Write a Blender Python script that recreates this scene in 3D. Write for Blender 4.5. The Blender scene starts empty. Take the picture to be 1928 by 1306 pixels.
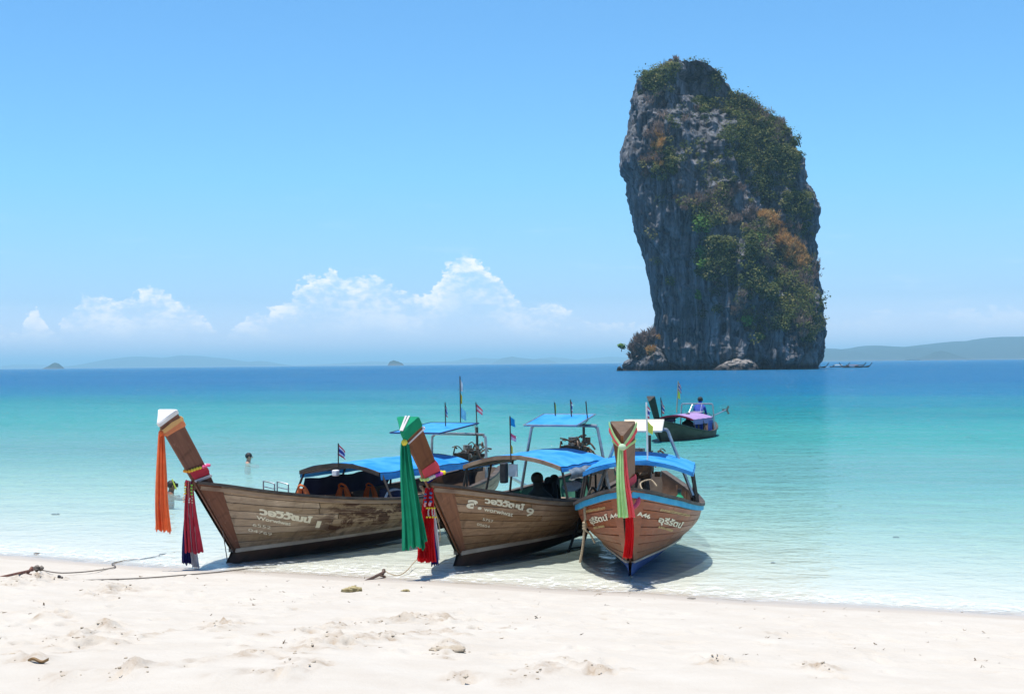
import bpy, bmesh, math, random
import numpy as np
from mathutils import Vector, Matrix
random.seed(7); np.random.seed(7)
SC = bpy.context.scene
COL = SC.collection
R_ = math.radians
# ------------------------------------------------------------------ camera
FPX, CAMH = 2900.0, 2.8
cam = bpy.data.cameras.new('camera'); cam_o = bpy.data.objects.new('camera', cam); COL.objects.link(cam_o)
cam.sensor_width = 36.0; cam.lens = 36.0 * FPX / 1928.0
cam.clip_start = 0.1; cam.clip_end = 80000.0
PITCH, ROLL = math.atan(31.5 / FPX), -0.0098
cam_o.matrix_world = Matrix.Translation((0, 0, CAMH)) @ Matrix.Rotation(math.pi / 2 + PITCH, 4, 'X') @ Matrix.Rotation(ROLL, 4, 'Z')
SC.camera = cam_o
# ------------------------------------------------------------------ sun, sky, exposure
SUN_EL = R_(81.0)
SUN_DIR = Vector((-0.80, -0.60, 0)).normalized() * math.cos(SUN_EL) + Vector((0, 0, math.sin(SUN_EL)))   # towards the sun: high, behind the boats
sun = bpy.data.lights.new('sun', 'SUN'); sun_o = bpy.data.objects.new('sun', sun); COL.objects.link(sun_o)
sun.energy = 4.6; sun.angle = R_(0.53); sun.color = (1.0, 0.965, 0.91)
sun_o.rotation_euler = SUN_DIR.to_track_quat('Z', 'Y').to_euler()
sun_o.location = (0, 0, 60)
SC.view_settings.view_transform = 'Standard'; SC.view_settings.look = 'None'
SC.view_settings.exposure = 0.5; SC.view_settings.gamma = 1.0
SC.view_settings.use_curve_mapping = False
SC.cycles.use_denoising = True
SC.cycles.max_bounces = 10; SC.cycles.transparent_max_bounces = 16; SC.cycles.volume_bounces = 0
SC.cycles.caustics_reflective = False; SC.cycles.caustics_refractive = False
SC.cycles.sample_clamp_indirect = 6.0

class NT:
    """small node-tree helper"""
    def __init__(s, tree): s.t = tree; tree.nodes.clear()
    def n(s, kind, **kw):
        nd = s.t.nodes.new(kind)
        for k, v in kw.items():
            if k.startswith('i_'):
                key = k[2:]
                nd.inputs[int(key) if key.isdigit() else key.replace('_', ' ')].default_value = v
            else: setattr(nd, k, v)
        return nd
    def l(s, a, b): s.t.links.new(a, b)
    def put(s, sock, v):
        if hasattr(v, 'is_output'): s.l(v, sock)
        else: sock.default_value = v
    def m(s, op, a, b=None, c=None, clamp=False):
        nd = s.n('ShaderNodeMath', operation=op); nd.use_clamp = clamp
        for i, v in enumerate((a, b, c)):
            if v is not None: s.put(nd.inputs[i], v)
        return nd.outputs[0]
    def v(s, op, a, b=None):
        nd = s.n('ShaderNodeVectorMath', operation=op)
        for i, x in enumerate((a, b)):
            if x is not None: s.put(nd.inputs[i], x)
        return nd.outputs[1] if op in ('LENGTH', 'DOT_PRODUCT', 'DISTANCE') else nd.outputs[0]
    def noise(s, vec, scale, detail=4, rough=0.55, dist=0.0):
        nd = s.n('ShaderNodeTexNoise'); nd.inputs['Scale'].default_value = scale
        nd.inputs['Detail'].default_value = detail; nd.inputs['Roughness'].default_value = rough
        nd.inputs['Distortion'].default_value = dist
        if vec is not None: s.l(vec, nd.inputs['Vector'])
        return nd.outputs[0]
    def map(s, v, a, b, c=0.0, d=1.0, smooth=False):
        nd = s.n('ShaderNodeMapRange'); nd.clamp = True
        if smooth: nd.interpolation_type = 'SMOOTHSTEP'
        s.put(nd.inputs[0], v)
        for i, x in zip((1, 2, 3, 4), (a, b, c, d)): s.put(nd.inputs[i], x)
        return nd.outputs[0]
    def mix(s, f, a, b, blend='MIX'):
        nd = s.n('ShaderNodeMix', data_type='RGBA', blend_type=blend)
        s.put(nd.inputs[0], f)
        for i, x in ((6, a), (7, b)):
            s.put(nd.inputs[i], (tuple(x) + (1,))[:4] if isinstance(x, (tuple, list)) else x)
        return nd.outputs[2]
    def ramp(s, f, stops, interp='LINEAR'):
        nd = s.n('ShaderNodeValToRGB'); cr = nd.color_ramp; cr.interpolation = interp
        while len(cr.elements) < len(stops): cr.elements.new(0.5)
        for e, (p, c) in zip(cr.elements, stops):
            e.position = p; e.color = (tuple(c) + (1,))[:4] if isinstance(c, (tuple, list)) else (c, c, c, 1)
        s.put(nd.inputs[0], f)
        return nd.outputs[0]

wd = bpy.data.worlds.new('World'); SC.world = wd; wd.use_nodes = True
w = NT(wd.node_tree)
sky = w.n('ShaderNodeTexSky', sky_type='NISHITA'); sky.sun_disc = False
sky.sun_elevation = SUN_EL; sky.sun_rotation = math.atan2(SUN_DIR.x, SUN_DIR.y)
sky.altitude = 0; sky.air_density = 1.0; sky.dust_density = 0.3; sky.ozone_density = 2.2
tc = w.n('ShaderNodeTexCoord'); sep = w.n('ShaderNodeSeparateXYZ'); w.l(tc.outputs['Generated'], sep.inputs[0])
az = w.m('ARCTAN2', sep.outputs[0], sep.outputs[1]); el = w.m('ARCSINE', sep.outputs[2])
cxyz = w.n('ShaderNodeCombineXYZ'); w.l(az, cxyz.inputs[0]); w.l(el, cxyz.inputs[1])
cv = cxyz.outputs[0]
# cumulus bank on the horizon: the tops follow an uneven line over the compass, broken up by noise at several sizes
TOPS = [(-700, 602), (-320, 592), (-140, 625), (24, 610), (60, 632), (92, 574), (128, 632), (178, 560), (240, 570), (304, 540), (345, 568), (398, 600), (425, 640), (468, 588), (505, 586),
        (552, 560), (624, 500), (655, 532), (712, 515), (765, 556), (815, 548), (842, 495), (876, 466), (918, 503), (945, 522), (985, 576), (1055, 570),
        (1110, 606), (1180, 606), (1450, 630), (1680, 584), (2300, 585)]
A0, A1 = (TOPS[0][0] - 964) / FPX, (TOPS[-1][0] - 964) / FPX
def el_of(u, v): return (684.5 - 0.0098 * (u - 964) - v) / FPX
n1 = w.noise(w.v('MULTIPLY', cv, (1, 1.25, 1)), 62, 6, 0.58)
n2 = w.noise(w.v('MULTIPLY', cv, (1, 1.5, 1)), 190, 5, 0.6)
n3 = w.noise(w.v('MULTIPLY', cv, (1, 2.2, 1)), 28, 5, 0.55)
azn = w.m('ADD', az, w.m('MULTIPLY', w.m('SUBTRACT', n1, 0.5), 0.020))
top = w.ramp(w.map(azn, A0, A1), [((u - 964) / FPX / (A1 - A0) - A0 / (A1 - A0), el_of(u, v) * 10) for u, v in TOPS])
top = w.m('MULTIPLY', top, 0.1)
top = w.m('ADD', top, w.m('MULTIPLY', w.m('SUBTRACT', n1, 0.52), 0.022))
top = w.m('ADD', top, w.m('MULTIPLY', w.m('SUBTRACT', n2, 0.5), 0.014))
dd = w.m('SUBTRACT', top, el)                                   # how far below the cloud's own top
edge = w.map(dd, -0.0004, 0.0026, 0, 1, True)
body = w.map(dd, 0.004, 0.042, 1.0, 0.16)
holes = w.map(w.m('ADD', w.m('MULTIPLY', n3, 0.7), w.m('MULTIPLY', n2, 0.4)), 0.45, 0.68, 0.10, 1.0, True)
base = w.map(el, 0.010, 0.026, 0.0, 1.0, True)
right = w.map(az, 0.03, 0.10, 1.0, 0.35)
calpha = w.m('MULTIPLY', w.m('MULTIPLY', edge, body), w.m('MULTIPLY', w.m('MULTIPLY', holes, base), right))
wisp = w.map(w.noise(w.v('MULTIPLY', cv, (1, 7, 1)), 13, 5, 0.6), 0.56, 0.78, 0, 0.22, True)
calpha = w.m('MAXIMUM', calpha, w.m('MULTIPLY', wisp, w.map(el, 0.0, 0.13, 1, 0)))
SKYMUL = 0.118
skyc = w.mix(1.0, sky.outputs[0], w.ramp(w.map(el, 0.0, 0.12), [(0.0, (1.05, 1.03, 1.64)), (0.35, (0.56, 0.75, 1.14)), (1.0, (0.50, 0.86, 1.10))]), 'MULTIPLY')
out = w.mix(calpha, skyc, (7.4, 7.2, 7.4))
bg = w.n('ShaderNodeBackground'); w.l(out, bg.inputs[0]); bg.inputs[1].default_value = SKYMUL
wo = w.n('ShaderNodeOutputWorld'); w.l(bg.outputs[0], wo.inputs[0])

# ------------------------------------------------------------------ geometry helpers
def Rx(a): c, s = math.cos(a), math.sin(a); return np.array([[1, 0, 0], [0, c, -s], [0, s, c]])
def Rz(a): c, s = math.cos(a), math.sin(a); return np.array([[c, -s, 0], [s, c, 0], [0, 0, 1]])
VIEW = Rx(math.pi / 2 + PITCH) @ Rz(ROLL); EYE = np.array([0, 0, CAMH])
def sight(u, v): return VIEW @ np.array([(u - 964) / FPX, -(v - 653) / FPX, -1.0])
def on_y(u, v, y): d = sight(u, v); return EYE + d * (y / d[1])
def on_z(u, v, z=0.0): d = sight(u, v); return EYE + d * ((z - CAMH) / d[2])

def hash3(ix, iy, iz, seed):
    h = (ix.astype(np.uint32) * np.uint32(374761393) + iy.astype(np.uint32) * np.uint32(668265263) + iz.astype(np.uint32) * np.uint32(2147483647) + np.uint32(seed * 974711 & 0xffffffff))
    h = (h ^ (h >> np.uint32(13))) * np.uint32(1274126177)
    h = h ^ (h >> np.uint32(16))
    return (h & np.uint32(0xffff)).astype(np.float32) / 32767.5 - 1.0
def vnoise(x, y, z=None, seed=1):
    x = np.asarray(x, dtype=np.float64); y = np.asarray(y, dtype=np.float64)
    z = np.zeros_like(x) if z is None else np.asarray(z, dtype=np.float64)
    x, y, z = np.broadcast_arrays(x, y, z)
    ix, iy, iz = np.floor(x), np.floor(y), np.floor(z)
    fx, fy, fz = x - ix, y - iy, z - iz
    sx, sy, sz = (f * f * f * (f * (f * 6 - 15) + 10) for f in (fx, fy, fz))
    ix, iy, iz = (i.astype(np.int64) for i in (ix, iy, iz))
    r = 0.0
    for dx in (0, 1):
        wx = sx if dx else 1 - sx
        for dy in (0, 1):
            wy = sy if dy else 1 - sy
            for dz in (0, 1):
                wz = sz if dz else 1 - sz
                r = r + hash3(ix + dx, iy + dy, iz + dz, seed) * wx * wy * wz
    return r
def fbm(x, y, z=None, oct=4, seed=1, gain=0.5):
    x = np.asarray(x, float); y = np.asarray(y, float); z = None if z is None else np.asarray(z, float)
    a, r, f = 1.0, 0.0, 1.0
    for k in range(oct):
        r = r + a * vnoise(x * f + 17.3 * k, y * f + 5.1 * k, None if z is None else z * f, seed + k * 7); a *= gain; f *= 2.03
    return r
def sstep(x, a, b): t = np.clip((x - a) / (b - a), 0, 1); return t * t * (3 - 2 * t)

def smooth_curve(pts, n=8):
    P = [np.array(p, float) for p in pts]; out = []
    for i in range(len(P) - 1):
        p0, p1, p2, p3 = P[max(i - 1, 0)], P[i], P[i + 1], P[min(i + 2, len(P) - 1)]
        for k in range(n):
            t = k / n
            out.append(0.5 * ((2 * p1) + (-p0 + p2) * t + (2 * p0 - 5 * p1 + 4 * p2 - p3) * t * t + (-p0 + 3 * p1 - 3 * p2 + p3) * t ** 3))
    out.append(P[-1]); return out

def link(o, parent=None):
    COL.objects.link(o)
    if parent is not None: o.parent = parent
    return o
def fast_mesh(name, V, Q, mats=(), parent=None, smooth=True, tone=None):
    """mesh object from numpy vertices and equal-sided faces"""
    V = np.asarray(V, np.float32); Q = np.asarray(Q, np.int32)
    me = bpy.data.meshes.new(name); k = Q.shape[1]
    me.vertices.add(len(V)); me.vertices.foreach_set('co', V.ravel())
    me.loops.add(Q.size); me.loops.foreach_set('vertex_index', Q.ravel())
    me.polygons.add(len(Q)); me.polygons.foreach_set('loop_start', np.arange(0, Q.size, k, dtype=np.int32))
    me.polygons.foreach_set('loop_total', np.full(len(Q), k, dtype=np.int32))
    me.polygons.foreach_set('use_smooth', np.full(len(Q), smooth, dtype=bool))
    if tone is not None:
        at = me.attributes.new('tone', 'FLOAT', 'FACE' if len(tone) == len(Q) else 'POINT'); at.data.foreach_set('value', np.asarray(tone, np.float32))
    me.update(); me.validate()
    for m_ in (mats if isinstance(mats, (list, tuple)) else [mats]): me.materials.append(m_)
    return link(bpy.data.objects.new(name, me), parent)
def grid_faces(nr, nc):
    i = np.arange(nr - 1)[:, None] * nc + np.arange(nc - 1)[None, :]
    return np.stack([i, i + 1, i + nc + 1, i + nc], -1).reshape(-1, 4)

class MB:
    """collects simple shapes, then links them as ONE mesh object"""
    def __init__(s): s.v = []; s.f = []; s.mi = []; s.cur = 0
    def mat(s, i): s.cur = i; return s
    def add(s, V, F):
        b = len(s.v); s.v += [tuple(map(float, p)) for p in V]; s.f += [tuple(b + i for i in f) for f in F]; s.mi += [s.cur] * len(F); return s
    def box(s, c, size, rot=None, taper=1.0):
        hx, hy, hz = (x / 2 for x in size)
        P = np.array([[sx * hx * (taper if sz > 0 else 1), sy * hy * (taper if sz > 0 else 1), sz * hz] for sz in (-1, 1) for sy in (-1, 1) for sx in (-1, 1)])
        if rot is not None: P = P @ np.array(rot).T
        return s.add(P + np.array(c), [(0, 2, 3, 1), (4, 5, 7, 6), (0, 1, 5, 4), (2, 6, 7, 3), (0, 4, 6, 2), (1, 3, 7, 5)])
    def tube(s, pts, r, n=8, cap=True):
        P = [np.array(p, float) for p in pts]; m = len(P)
        rr = r if isinstance(r, (list, tuple, np.ndarray)) else [r] * m
        V = []; up = None
        for i in range(m):
            d = P[min(i + 1, m - 1)] - P[max(i - 1, 0)]; d = d / (np.linalg.norm(d) + 1e-9)
            if up is None:
                up = np.array([0, 0, 1.0]) if abs(d[2]) < 0.9 else np.array([1.0, 0, 0])
            a = np.cross(d, up); a /= np.linalg.norm(a) + 1e-9; b = np.cross(a, d); up = b
            for k in range(n):
                t = 2 * math.pi * k / n; V.append(P[i] + rr[i] * (math.cos(t) * a + math.sin(t) * b))
        F = [(i * n + k, i * n + (k + 1) % n, (i + 1) * n + (k + 1) % n, (i + 1) * n + k) for i in range(m - 1) for k in range(n)]
        if cap: F += [tuple(range(n - 1, -1, -1)), tuple((m - 1) * n + k for k in range(n))]
        return s.add(V, F)
    def ball(s, c, r, nu=10, nv=7, rot=None, bump=0.0, seed=0):
        r = np.array([r] * 3 if np.isscalar(r) else r, float); V = []
        for j in range(nv + 1):
            ph = math.pi * j / nv
            for i in range(nu):
                th = 2 * math.pi * i / nu
                V.append([math.sin(ph) * math.cos(th), math.sin(ph) * math.sin(th), math.cos(ph)])
        V = np.array(V)
        if bump: V = V * (1 + bump * fbm(V[:, 0] * 1.7 + seed, V[:, 1] * 1.7, V[:, 2] * 1.7, 3, seed))[:, None]
        V = V * r
        if rot is not None: V = V @ np.array(rot).T
        F = [(j * nu + i, j * nu + (i + 1) % nu, (j + 1) * nu + (i + 1) % nu, (j + 1) * nu + i) for j in range(nv) for i in range(nu)]
        return s.add(V + np.array(c), [f[::-1] for f in F])
    def grid(s, rows, close=False):
        nc = len(rows[0]); V = [p for r in rows for p in r]; F = []
        for i in range(len(rows) - 1):
            for k in range(nc if close else nc - 1):
                F.append((i * nc + k, i * nc + (k + 1) % nc, (i + 1) * nc + (k + 1) % nc, (i + 1) * nc + k))
        return s.add(V, F)
    def build(s, name, mats, parent=None, smooth=False, loc=None):
        me = bpy.data.meshes.new(name); me.from_pydata(s.v, [], s.f); me.update()
        for m_ in (mats if isinstance(mats, (list, tuple)) else [mats]): me.materials.append(m_)
        if s.mi: me.polygons.foreach_set('material_index', s.mi)
        bm = bmesh.new(); bm.from_mesh(me); bmesh.ops.recalc_face_normals(bm, faces=bm.faces); bm.to_mesh(me); bm.free()
        if smooth:
            me.polygons.foreach_set('use_smooth', [True] * len(me.polygons))
            try: me.set_sharp_from_angle(angle=R_(42))
            except Exception: pass
        o = link(bpy.data.objects.new(name, me), parent)
        if loc is not None: o.location = loc
        return o
def tag(o, label=None, cat=None, group=None, kind=None):
    for k, v in (('label', label), ('category', cat), ('group', group), ('kind', kind)):
        if v: o[k] = v
    return o
def empty(name, loc, rz=0.0, label=None, cat=None, group=None):
    o = bpy.data.objects.new(name, None); o.empty_display_size = 0.2; COL.objects.link(o)
    o.location = loc; o.rotation_euler = (0, 0, rz)
    return tag(o, label, cat, group)

# ------------------------------------------------------------------ materials
def mat(name, c1, c2=None, scale=6.0, rough=0.7, bump=0.0, bscale=40.0, metal=0.0, stretch=(1, 1, 1), rnd=0.0, lo=0.35, hi=0.65, spec=0.4, trans=0.0, detail=5):
    m_ = bpy.data.materials.new(name); m_.use_nodes = True; t = NT(m_.node_tree)
    tc_ = t.n('ShaderNodeTexCoord'); vec = t.v('MULTIPLY', tc_.outputs['Object'], stretch)
    b = t.n('ShaderNodeBsdfPrincipled'); o = t.n('ShaderNodeOutputMaterial')
    b.inputs['Roughness'].default_value = rough; b.inputs['Metallic'].default_value = metal; b.inputs['Specular IOR Level'].default_value = spec
    col = t.mix(t.map(t.noise(vec, scale, detail, 0.6), lo, hi, 0, 1, True), c1, c2 if c2 else tuple(x * 0.75 for x in c1))
    if rnd:
        oi = t.n('ShaderNodeObjectInfo'); hv = t.n('ShaderNodeHueSaturation'); t.l(col, hv.inputs['Color'])
        t.l(t.map(oi.outputs['Random'], 0, 1, 1 - rnd, 1 + rnd), hv.inputs['Value']); col = hv.outputs[0]
    t.l(col, b.inputs['Base Color'])
    if bump:
        bp = t.n('ShaderNodeBump'); bp.inputs['Strength'].default_value = 0.8; bp.inputs['Distance'].default_value = bump
        t.l(t.noise(vec, bscale, 4, 0.6), bp.inputs['Height']); t.l(bp.outputs[0], b.inputs['Normal'])
    if trans:
        tr = t.n('ShaderNodeBsdfTranslucent'); t.l(col, tr.inputs[0]); ms = t.n('ShaderNodeMixShader'); ms.inputs[0].default_value = trans
        t.l(b.outputs[0], ms.inputs[1]); t.l(tr.outputs[0], ms.inputs[2]); t.l(ms.outputs[0], o.inputs[0])
    else: t.l(b.outputs[0], o.inputs[0])
    return m_
def leaf_mat(name, a, b_, c_, trans=0.35):
    """leaf cards: the colour of each leaf runs over three tones"""
    m_ = bpy.data.materials.new(name); m_.use_nodes = True; t = NT(m_.node_tree)
    at = t.n('ShaderNodeAttribute', attribute_name='tone')
    col = t.ramp(at.outputs['Fac'], [(0.0, a), (0.5, b_), (1.0, c_)])
    d = t.n('ShaderNodeBsdfDiffuse'); t.l(col, d.inputs[0]); tr = t.n('ShaderNodeBsdfTranslucent'); t.l(col, tr.inputs[0])
    ms = t.n('ShaderNodeMixShader'); ms.inputs[0].default_value = trans; o = t.n('ShaderNodeOutputMaterial')
    t.l(d.outputs[0], ms.inputs[1]); t.l(tr.outputs[0], ms.inputs[2]); t.l(ms.outputs[0], o.inputs[0])
    return m_

# ------------------------------------------------------------------ beach and seabed (one sheet)
SHORE = [(-60000, 25000), (-120, 69), (-20, 28.4), (-7.52, 23.15), (-4.61, 21.45), (-1.89, 20.35), (0.21, 19.3), (1.49, 18.75), (3.24, 17.85), (5.46, 16.95), (9, 15.3), (20, 10.5), (60, -6), (120, -30), (60000, -25000)]
SHX, SHY = zip(*SHORE)
def seaward(x, y):
    return (y - np.interp(x, SHX, SHY)) * 0.93
def ground_z(x, y, detail=False):
    x = np.asarray(x, float); y = np.asarray(y, float)
    s = seaward(x, y) + 0.10 * fbm(x * 0.5, y * 0.5, None, 3, 31)
    land = 0.085 * np.minimum(-s, 12) + 0.06 * np.clip(-s - 12, 0, 40)
    k_ = 0.78 + 0.22 * sstep(x, -6.0, 5.0)
    sea_ = -k_ * (0.040 * s + 0.00022 * s * s)
    z = np.where(s < 0, land, np.maximum(sea_, -15 + 0.0 * s))
    if detail:
        dry = sstep(-s, 0.9, 2.2)
        z = z + dry * (0.018 * fbm(x * 0.55, y * 0.8, None, 3, 5) + 0.010 * fbm(x * 2.2, y * 2.8, None, 3, 9)) + dry * 0.0035 * fbm(x * 9, y * 9, None, 2, 12)
        z = z + (1 - dry) * 0.004 * fbm(x * 1.5, y * 3, None, 2, 14)
        z = z + sstep(s, 0.5, 3.0) * 0.006 * np.sin(7.0 * (y + 0.4 * x) + 7.0 * fbm(x * 0.9, y * 0.9, None, 3, 40)) * np.exp(-np.clip(s, 0, 60) / 18.0)
    return z
def on_ground(u, v):
    d = sight(u, v); t = 5.0
    for _ in range(400):
        p = EYE + d * t
        dz = p[2] - float(ground_z(p[0], p[1]))
        if dz < 0.001: break
        t += max(dz * 2.0, 0.002)
    return p
def spaced(a, b, step, far, grow=1.16):
    c = list(np.arange(a, b + step / 2, step)); d = step; x = c[-1]; hi = []
    while x < far: d *= grow; x += d; hi.append(x)
    d = step; x = c[0]; lo = []
    while x > -far: d *= grow; x -= d; lo.append(x)
    return np.array(lo[::-1] + c + hi)
gx = spaced(-7.2, 7.2, 0.03, 27000); gy = spaced(11.0, 24.0, 0.03, 27000)
GX, GY = np.meshgrid(gx, gy)
GZ = ground_z(GX, GY, True)
rs = np.random.RandomState(3)
def stamp(px, py, rx, ry, ang, depth, rim):
    i0, i1 = np.searchsorted(gx, px - 3 * rx), np.searchsorted(gx, px + 3 * rx); j0, j1 = np.searchsorted(gy, py - 3 * rx), np.searchsorted(gy, py + 3 * rx)
    if i1 <= i0 or j1 <= j0: return
    X, Y = GX[j0:j1, i0:i1] - px, GY[j0:j1, i0:i1] - py
    a = (X * math.cos(ang) + Y * math.sin(ang)) / rx; b = (-X * math.sin(ang) + Y * math.cos(ang)) / ry
    r2 = a * a + b * b
    GZ[j0:j1, i0:i1] += -depth * np.exp(-r2 ** 1.4) + rim * np.exp(-(np.sqrt(r2) - 1.5) ** 2 * 4)
for k in range(620):                                            # old footprints, softened
    px, py = rs.uniform(-6.5, 6.5), rs.uniform(11.2, 21)
    s_ = float(seaward(px, py))
    if s_ > -1.3 or (px > 1.5 and rs.rand() < 0.55): continue
    stamp(px, py, rs.uniform(.09, .17), rs.uniform(.05, .08), rs.uniform(0, 6.3), rs.uniform(.008, .030), rs.uniform(.003, .012))
# churned, dug-up places: lumps of sand, their damp and their shade painted dark
CHURN = [(620, 1215, 75, 42, .55), (575, 1255, 40, 25, .0), (650, 1180, 40, 16, .5), (835, 1165, 62, 10, .0), (770, 1166, 26, 8, 0), (845, 1222, 28, 14, 0), (1020, 1262, 40, 22, .3), (870, 1270, 22, 8, 0), (185, 1205, 62, 20, .3), (140, 1195, 30, 12, .2),
         (215, 1112, 40, 10, 0), (60, 1093, 60, 12, 0), (100, 1165, 30, 10, 0), (200, 1180, 30, 8, 0), (1540, 1258, 30, 10, 0), (1350, 1250, 26, 8, 0), (1120, 1262, 50, 10, 0), (250, 1265, 40, 14, 0), (420, 1180, 40, 8, 0), (60, 1240, 40, 10, 0), (130, 1270, 34, 10, 0), (500, 1272, 60, 10, 0)]
CLOD_SPOTS = []
DAMP_SHADE = np.zeros_like(GZ)  # mask for damp and for the dents' shade, both painted on the sand
def darken_sand(px, py, r, k):
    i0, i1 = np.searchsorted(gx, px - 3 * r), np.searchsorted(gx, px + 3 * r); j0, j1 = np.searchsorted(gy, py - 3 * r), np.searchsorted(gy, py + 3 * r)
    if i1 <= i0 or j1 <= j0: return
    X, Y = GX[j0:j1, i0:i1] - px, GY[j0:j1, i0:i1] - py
    DAMP_SHADE[j0:j1, i0:i1] = np.maximum(DAMP_SHADE[j0:j1, i0:i1], k * np.exp(-(X * X + Y * Y * 1.6) / (r * r)))
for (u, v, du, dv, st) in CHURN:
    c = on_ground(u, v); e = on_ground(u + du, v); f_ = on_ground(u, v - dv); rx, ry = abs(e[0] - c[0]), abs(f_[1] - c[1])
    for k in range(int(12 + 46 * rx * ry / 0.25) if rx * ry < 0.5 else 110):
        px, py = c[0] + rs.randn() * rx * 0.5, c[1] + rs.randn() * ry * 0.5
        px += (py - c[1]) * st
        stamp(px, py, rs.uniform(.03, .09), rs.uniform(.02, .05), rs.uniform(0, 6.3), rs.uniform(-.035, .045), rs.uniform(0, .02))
        darken_sand(px, py, rs.uniform(.03, .09), rs.uniform(.35, 1.0))
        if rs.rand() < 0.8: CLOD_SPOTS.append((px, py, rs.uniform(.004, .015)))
for k in range(170):                                            # single steps: turned-up damp sand and dent shade, painted dark
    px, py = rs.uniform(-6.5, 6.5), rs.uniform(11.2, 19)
    if float(seaward(px, py)) < -1.2: darken_sand(px, py, rs.uniform(.03, .07), rs.uniform(.2, .7)); stamp(px, py, rs.uniform(.06, .12), rs.uniform(.03, .06), rs.uniform(0, 6.3), rs.uniform(.01, .035), rs.uniform(.004, .014))
DAMP_SHADE *= np.clip(0.72 + 1.0 * fbm(GX * 11, GY * 14, None, 2, 44), 0, 1)
SHEET_Z = GZ

sand_m = bpy.data.materials.new('beach_sand'); sand_m.use_nodes = True; t = NT(sand_m.node_tree)
geo = t.n('ShaderNodeNewGeometry'); P_ = geo.outputs['Position']; at = t.n('ShaderNodeAttribute', attribute_name='tone')   # tone = metres seaward of the water's edge
edge_n = t.m('ADD', at.outputs['Fac'], t.m('MULTIPLY', t.m('SUBTRACT', t.noise(P_, 0.9, 3), 0.5), 0.35))
wet = t.map(edge_n, -0.85, -0.62, 0, 1, True)
dryc = t.mix(t.map(t.noise(P_, 1.6, 6, 0.65), 0.3, 0.7), (0.505, 0.455, 0.385), (0.455, 0.40, 0.33))
dryc = t.mix(t.map(t.noise(P_, 90, 3, 0.7), 0.60, 0.80), dryc, (0.38, 0.32, 0.245))
damp_shade_at = t.n('ShaderNodeAttribute', attribute_name='damp'); dryc = t.mix(t.m('MULTIPLY', damp_shade_at.outputs['Fac'], t.map(t.noise(P_, 30, 4, 0.7), 0.3, 0.6, 0.35, 1.0)), dryc, (0.265, 0.185, 0.115))  # damp attribute tints the sand for moisture and for shade among the lumps
wetc = t.mix(t.noise(P_, 2.0, 4), (0.40, 0.345, 0.28), (0.44, 0.385, 0.32))
bed = t.mix(t.noise(P_, 0.35, 4), (0.66, 0.63, 0.53), (0.61, 0.59, 0.51))
col = t.mix(t.map(edge_n, 0.0, 0.5), t.mix(wet, dryc, wetc), bed)
b = t.n('ShaderNodeBsdfPrincipled'); t.l(col, b.inputs['Base Color'])
b.inputs['Specular IOR Level'].default_value = 0.3
t.l(t.map(edge_n, -0.75, -0.15, 0.9, 0.42), b.inputs['Roughness'])
bp = t.n('ShaderNodeBump'); bp.inputs['Strength'].default_value = 0.7; bp.inputs['Distance'].default_value = 0.012
t.l(t.m('MULTIPLY', t.m('ADD', t.noise(P_, 22, 5, 0.7), t.m('MULTIPLY', t.noise(P_, 140, 2), 0.3)), t.map(edge_n, -0.9, -0.3, 1, 0.1)), bp.inputs['Height']); t.l(bp.outputs[0], b.inputs['Normal'])
o_ = t.n('ShaderNodeOutputMaterial'); t.l(b.outputs[0], o_.inputs[0])
sheet = fast_mesh('sand', np.stack([GX, GY, GZ], -1).reshape(-1, 3), grid_faces(len(gy), len(gx)), sand_m, tone=(seaward(GX, GY)).ravel())
da = sheet.data.attributes.new('damp', 'FLOAT', 'POINT'); da.data.foreach_set('value', DAMP_SHADE.ravel().astype(np.float32))
tag(sheet, kind='structure')

# ------------------------------------------------------------------ sea
def spaced_rows(a, b, r): 
    y = [a]
    while y[-1] < b: y.append(y[-1] * r)
    return np.array(y)
rows = spaced_rows(9.0, 27000.0, 1.0125)
ang = np.concatenate([np.linspace(-2.6, -0.42, 40, endpoint=False), np.linspace(-0.42, 0.42, 420), np.linspace(0.42, 2.6, 41)[1:]])
SY, SA = np.meshgrid(rows, ang, indexing='ij'); SX = SY * SA
dep = -ground_z(SX, SY)
SZ = 0.010 * fbm(SX * 0.35 + SY * 0.2, SY * 1.1, None, 3, 77) * np.exp(-SY / 120.0) * sstep(dep, 0.0, 0.35)
sea_m = bpy.data.materials.new('sea_water'); sea_m.use_nodes = True; t = NT(sea_m.node_tree)
geo = t.n('ShaderNodeNewGeometry'); P_ = geo.outputs['Position']; at = t.n('ShaderNodeAttribute', attribute_name='tone')
sp = t.n('ShaderNodeSeparateXYZ'); t.l(P_, sp.inputs[0]); yy = sp.outputs[1]
cb = t.n('ShaderNodeCombineXYZ')                                 # along the shore / out to sea
t.l(t.m('SUBTRACT', sp.outputs[0], t.m('MULTIPLY', yy, 0.4)), cb.inputs[0]); t.l(t.m('ADD', yy, t.m('MULTIPLY', sp.outputs[0], 0.4)), cb.inputs[1]); Q_ = cb.outputs[0]
d0 = at.outputs['Fac']
patch = t.noise(t.v('MULTIPLY', Q_, (0.4, 1, 1)), 0.045, 5, 0.6)
dpt = t.m('MULTIPLY', t.m('MAXIMUM', d0, 0.0), t.map(patch, 0.3, 0.7, 0.78, 1.25))
def expd(k): return t.m('POWER', 2.71828, t.m('MULTIPLY', dpt, -k))
tcol = t.n('ShaderNodeCombineColor'); t.l(expd(0.60), tcol.inputs[0]); t.l(expd(0.08), tcol.inputs[1]); t.l(expd(0.07), tcol.inputs[2])
opac = t.m('SUBTRACT', 1.0, expd(0.75))
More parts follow.
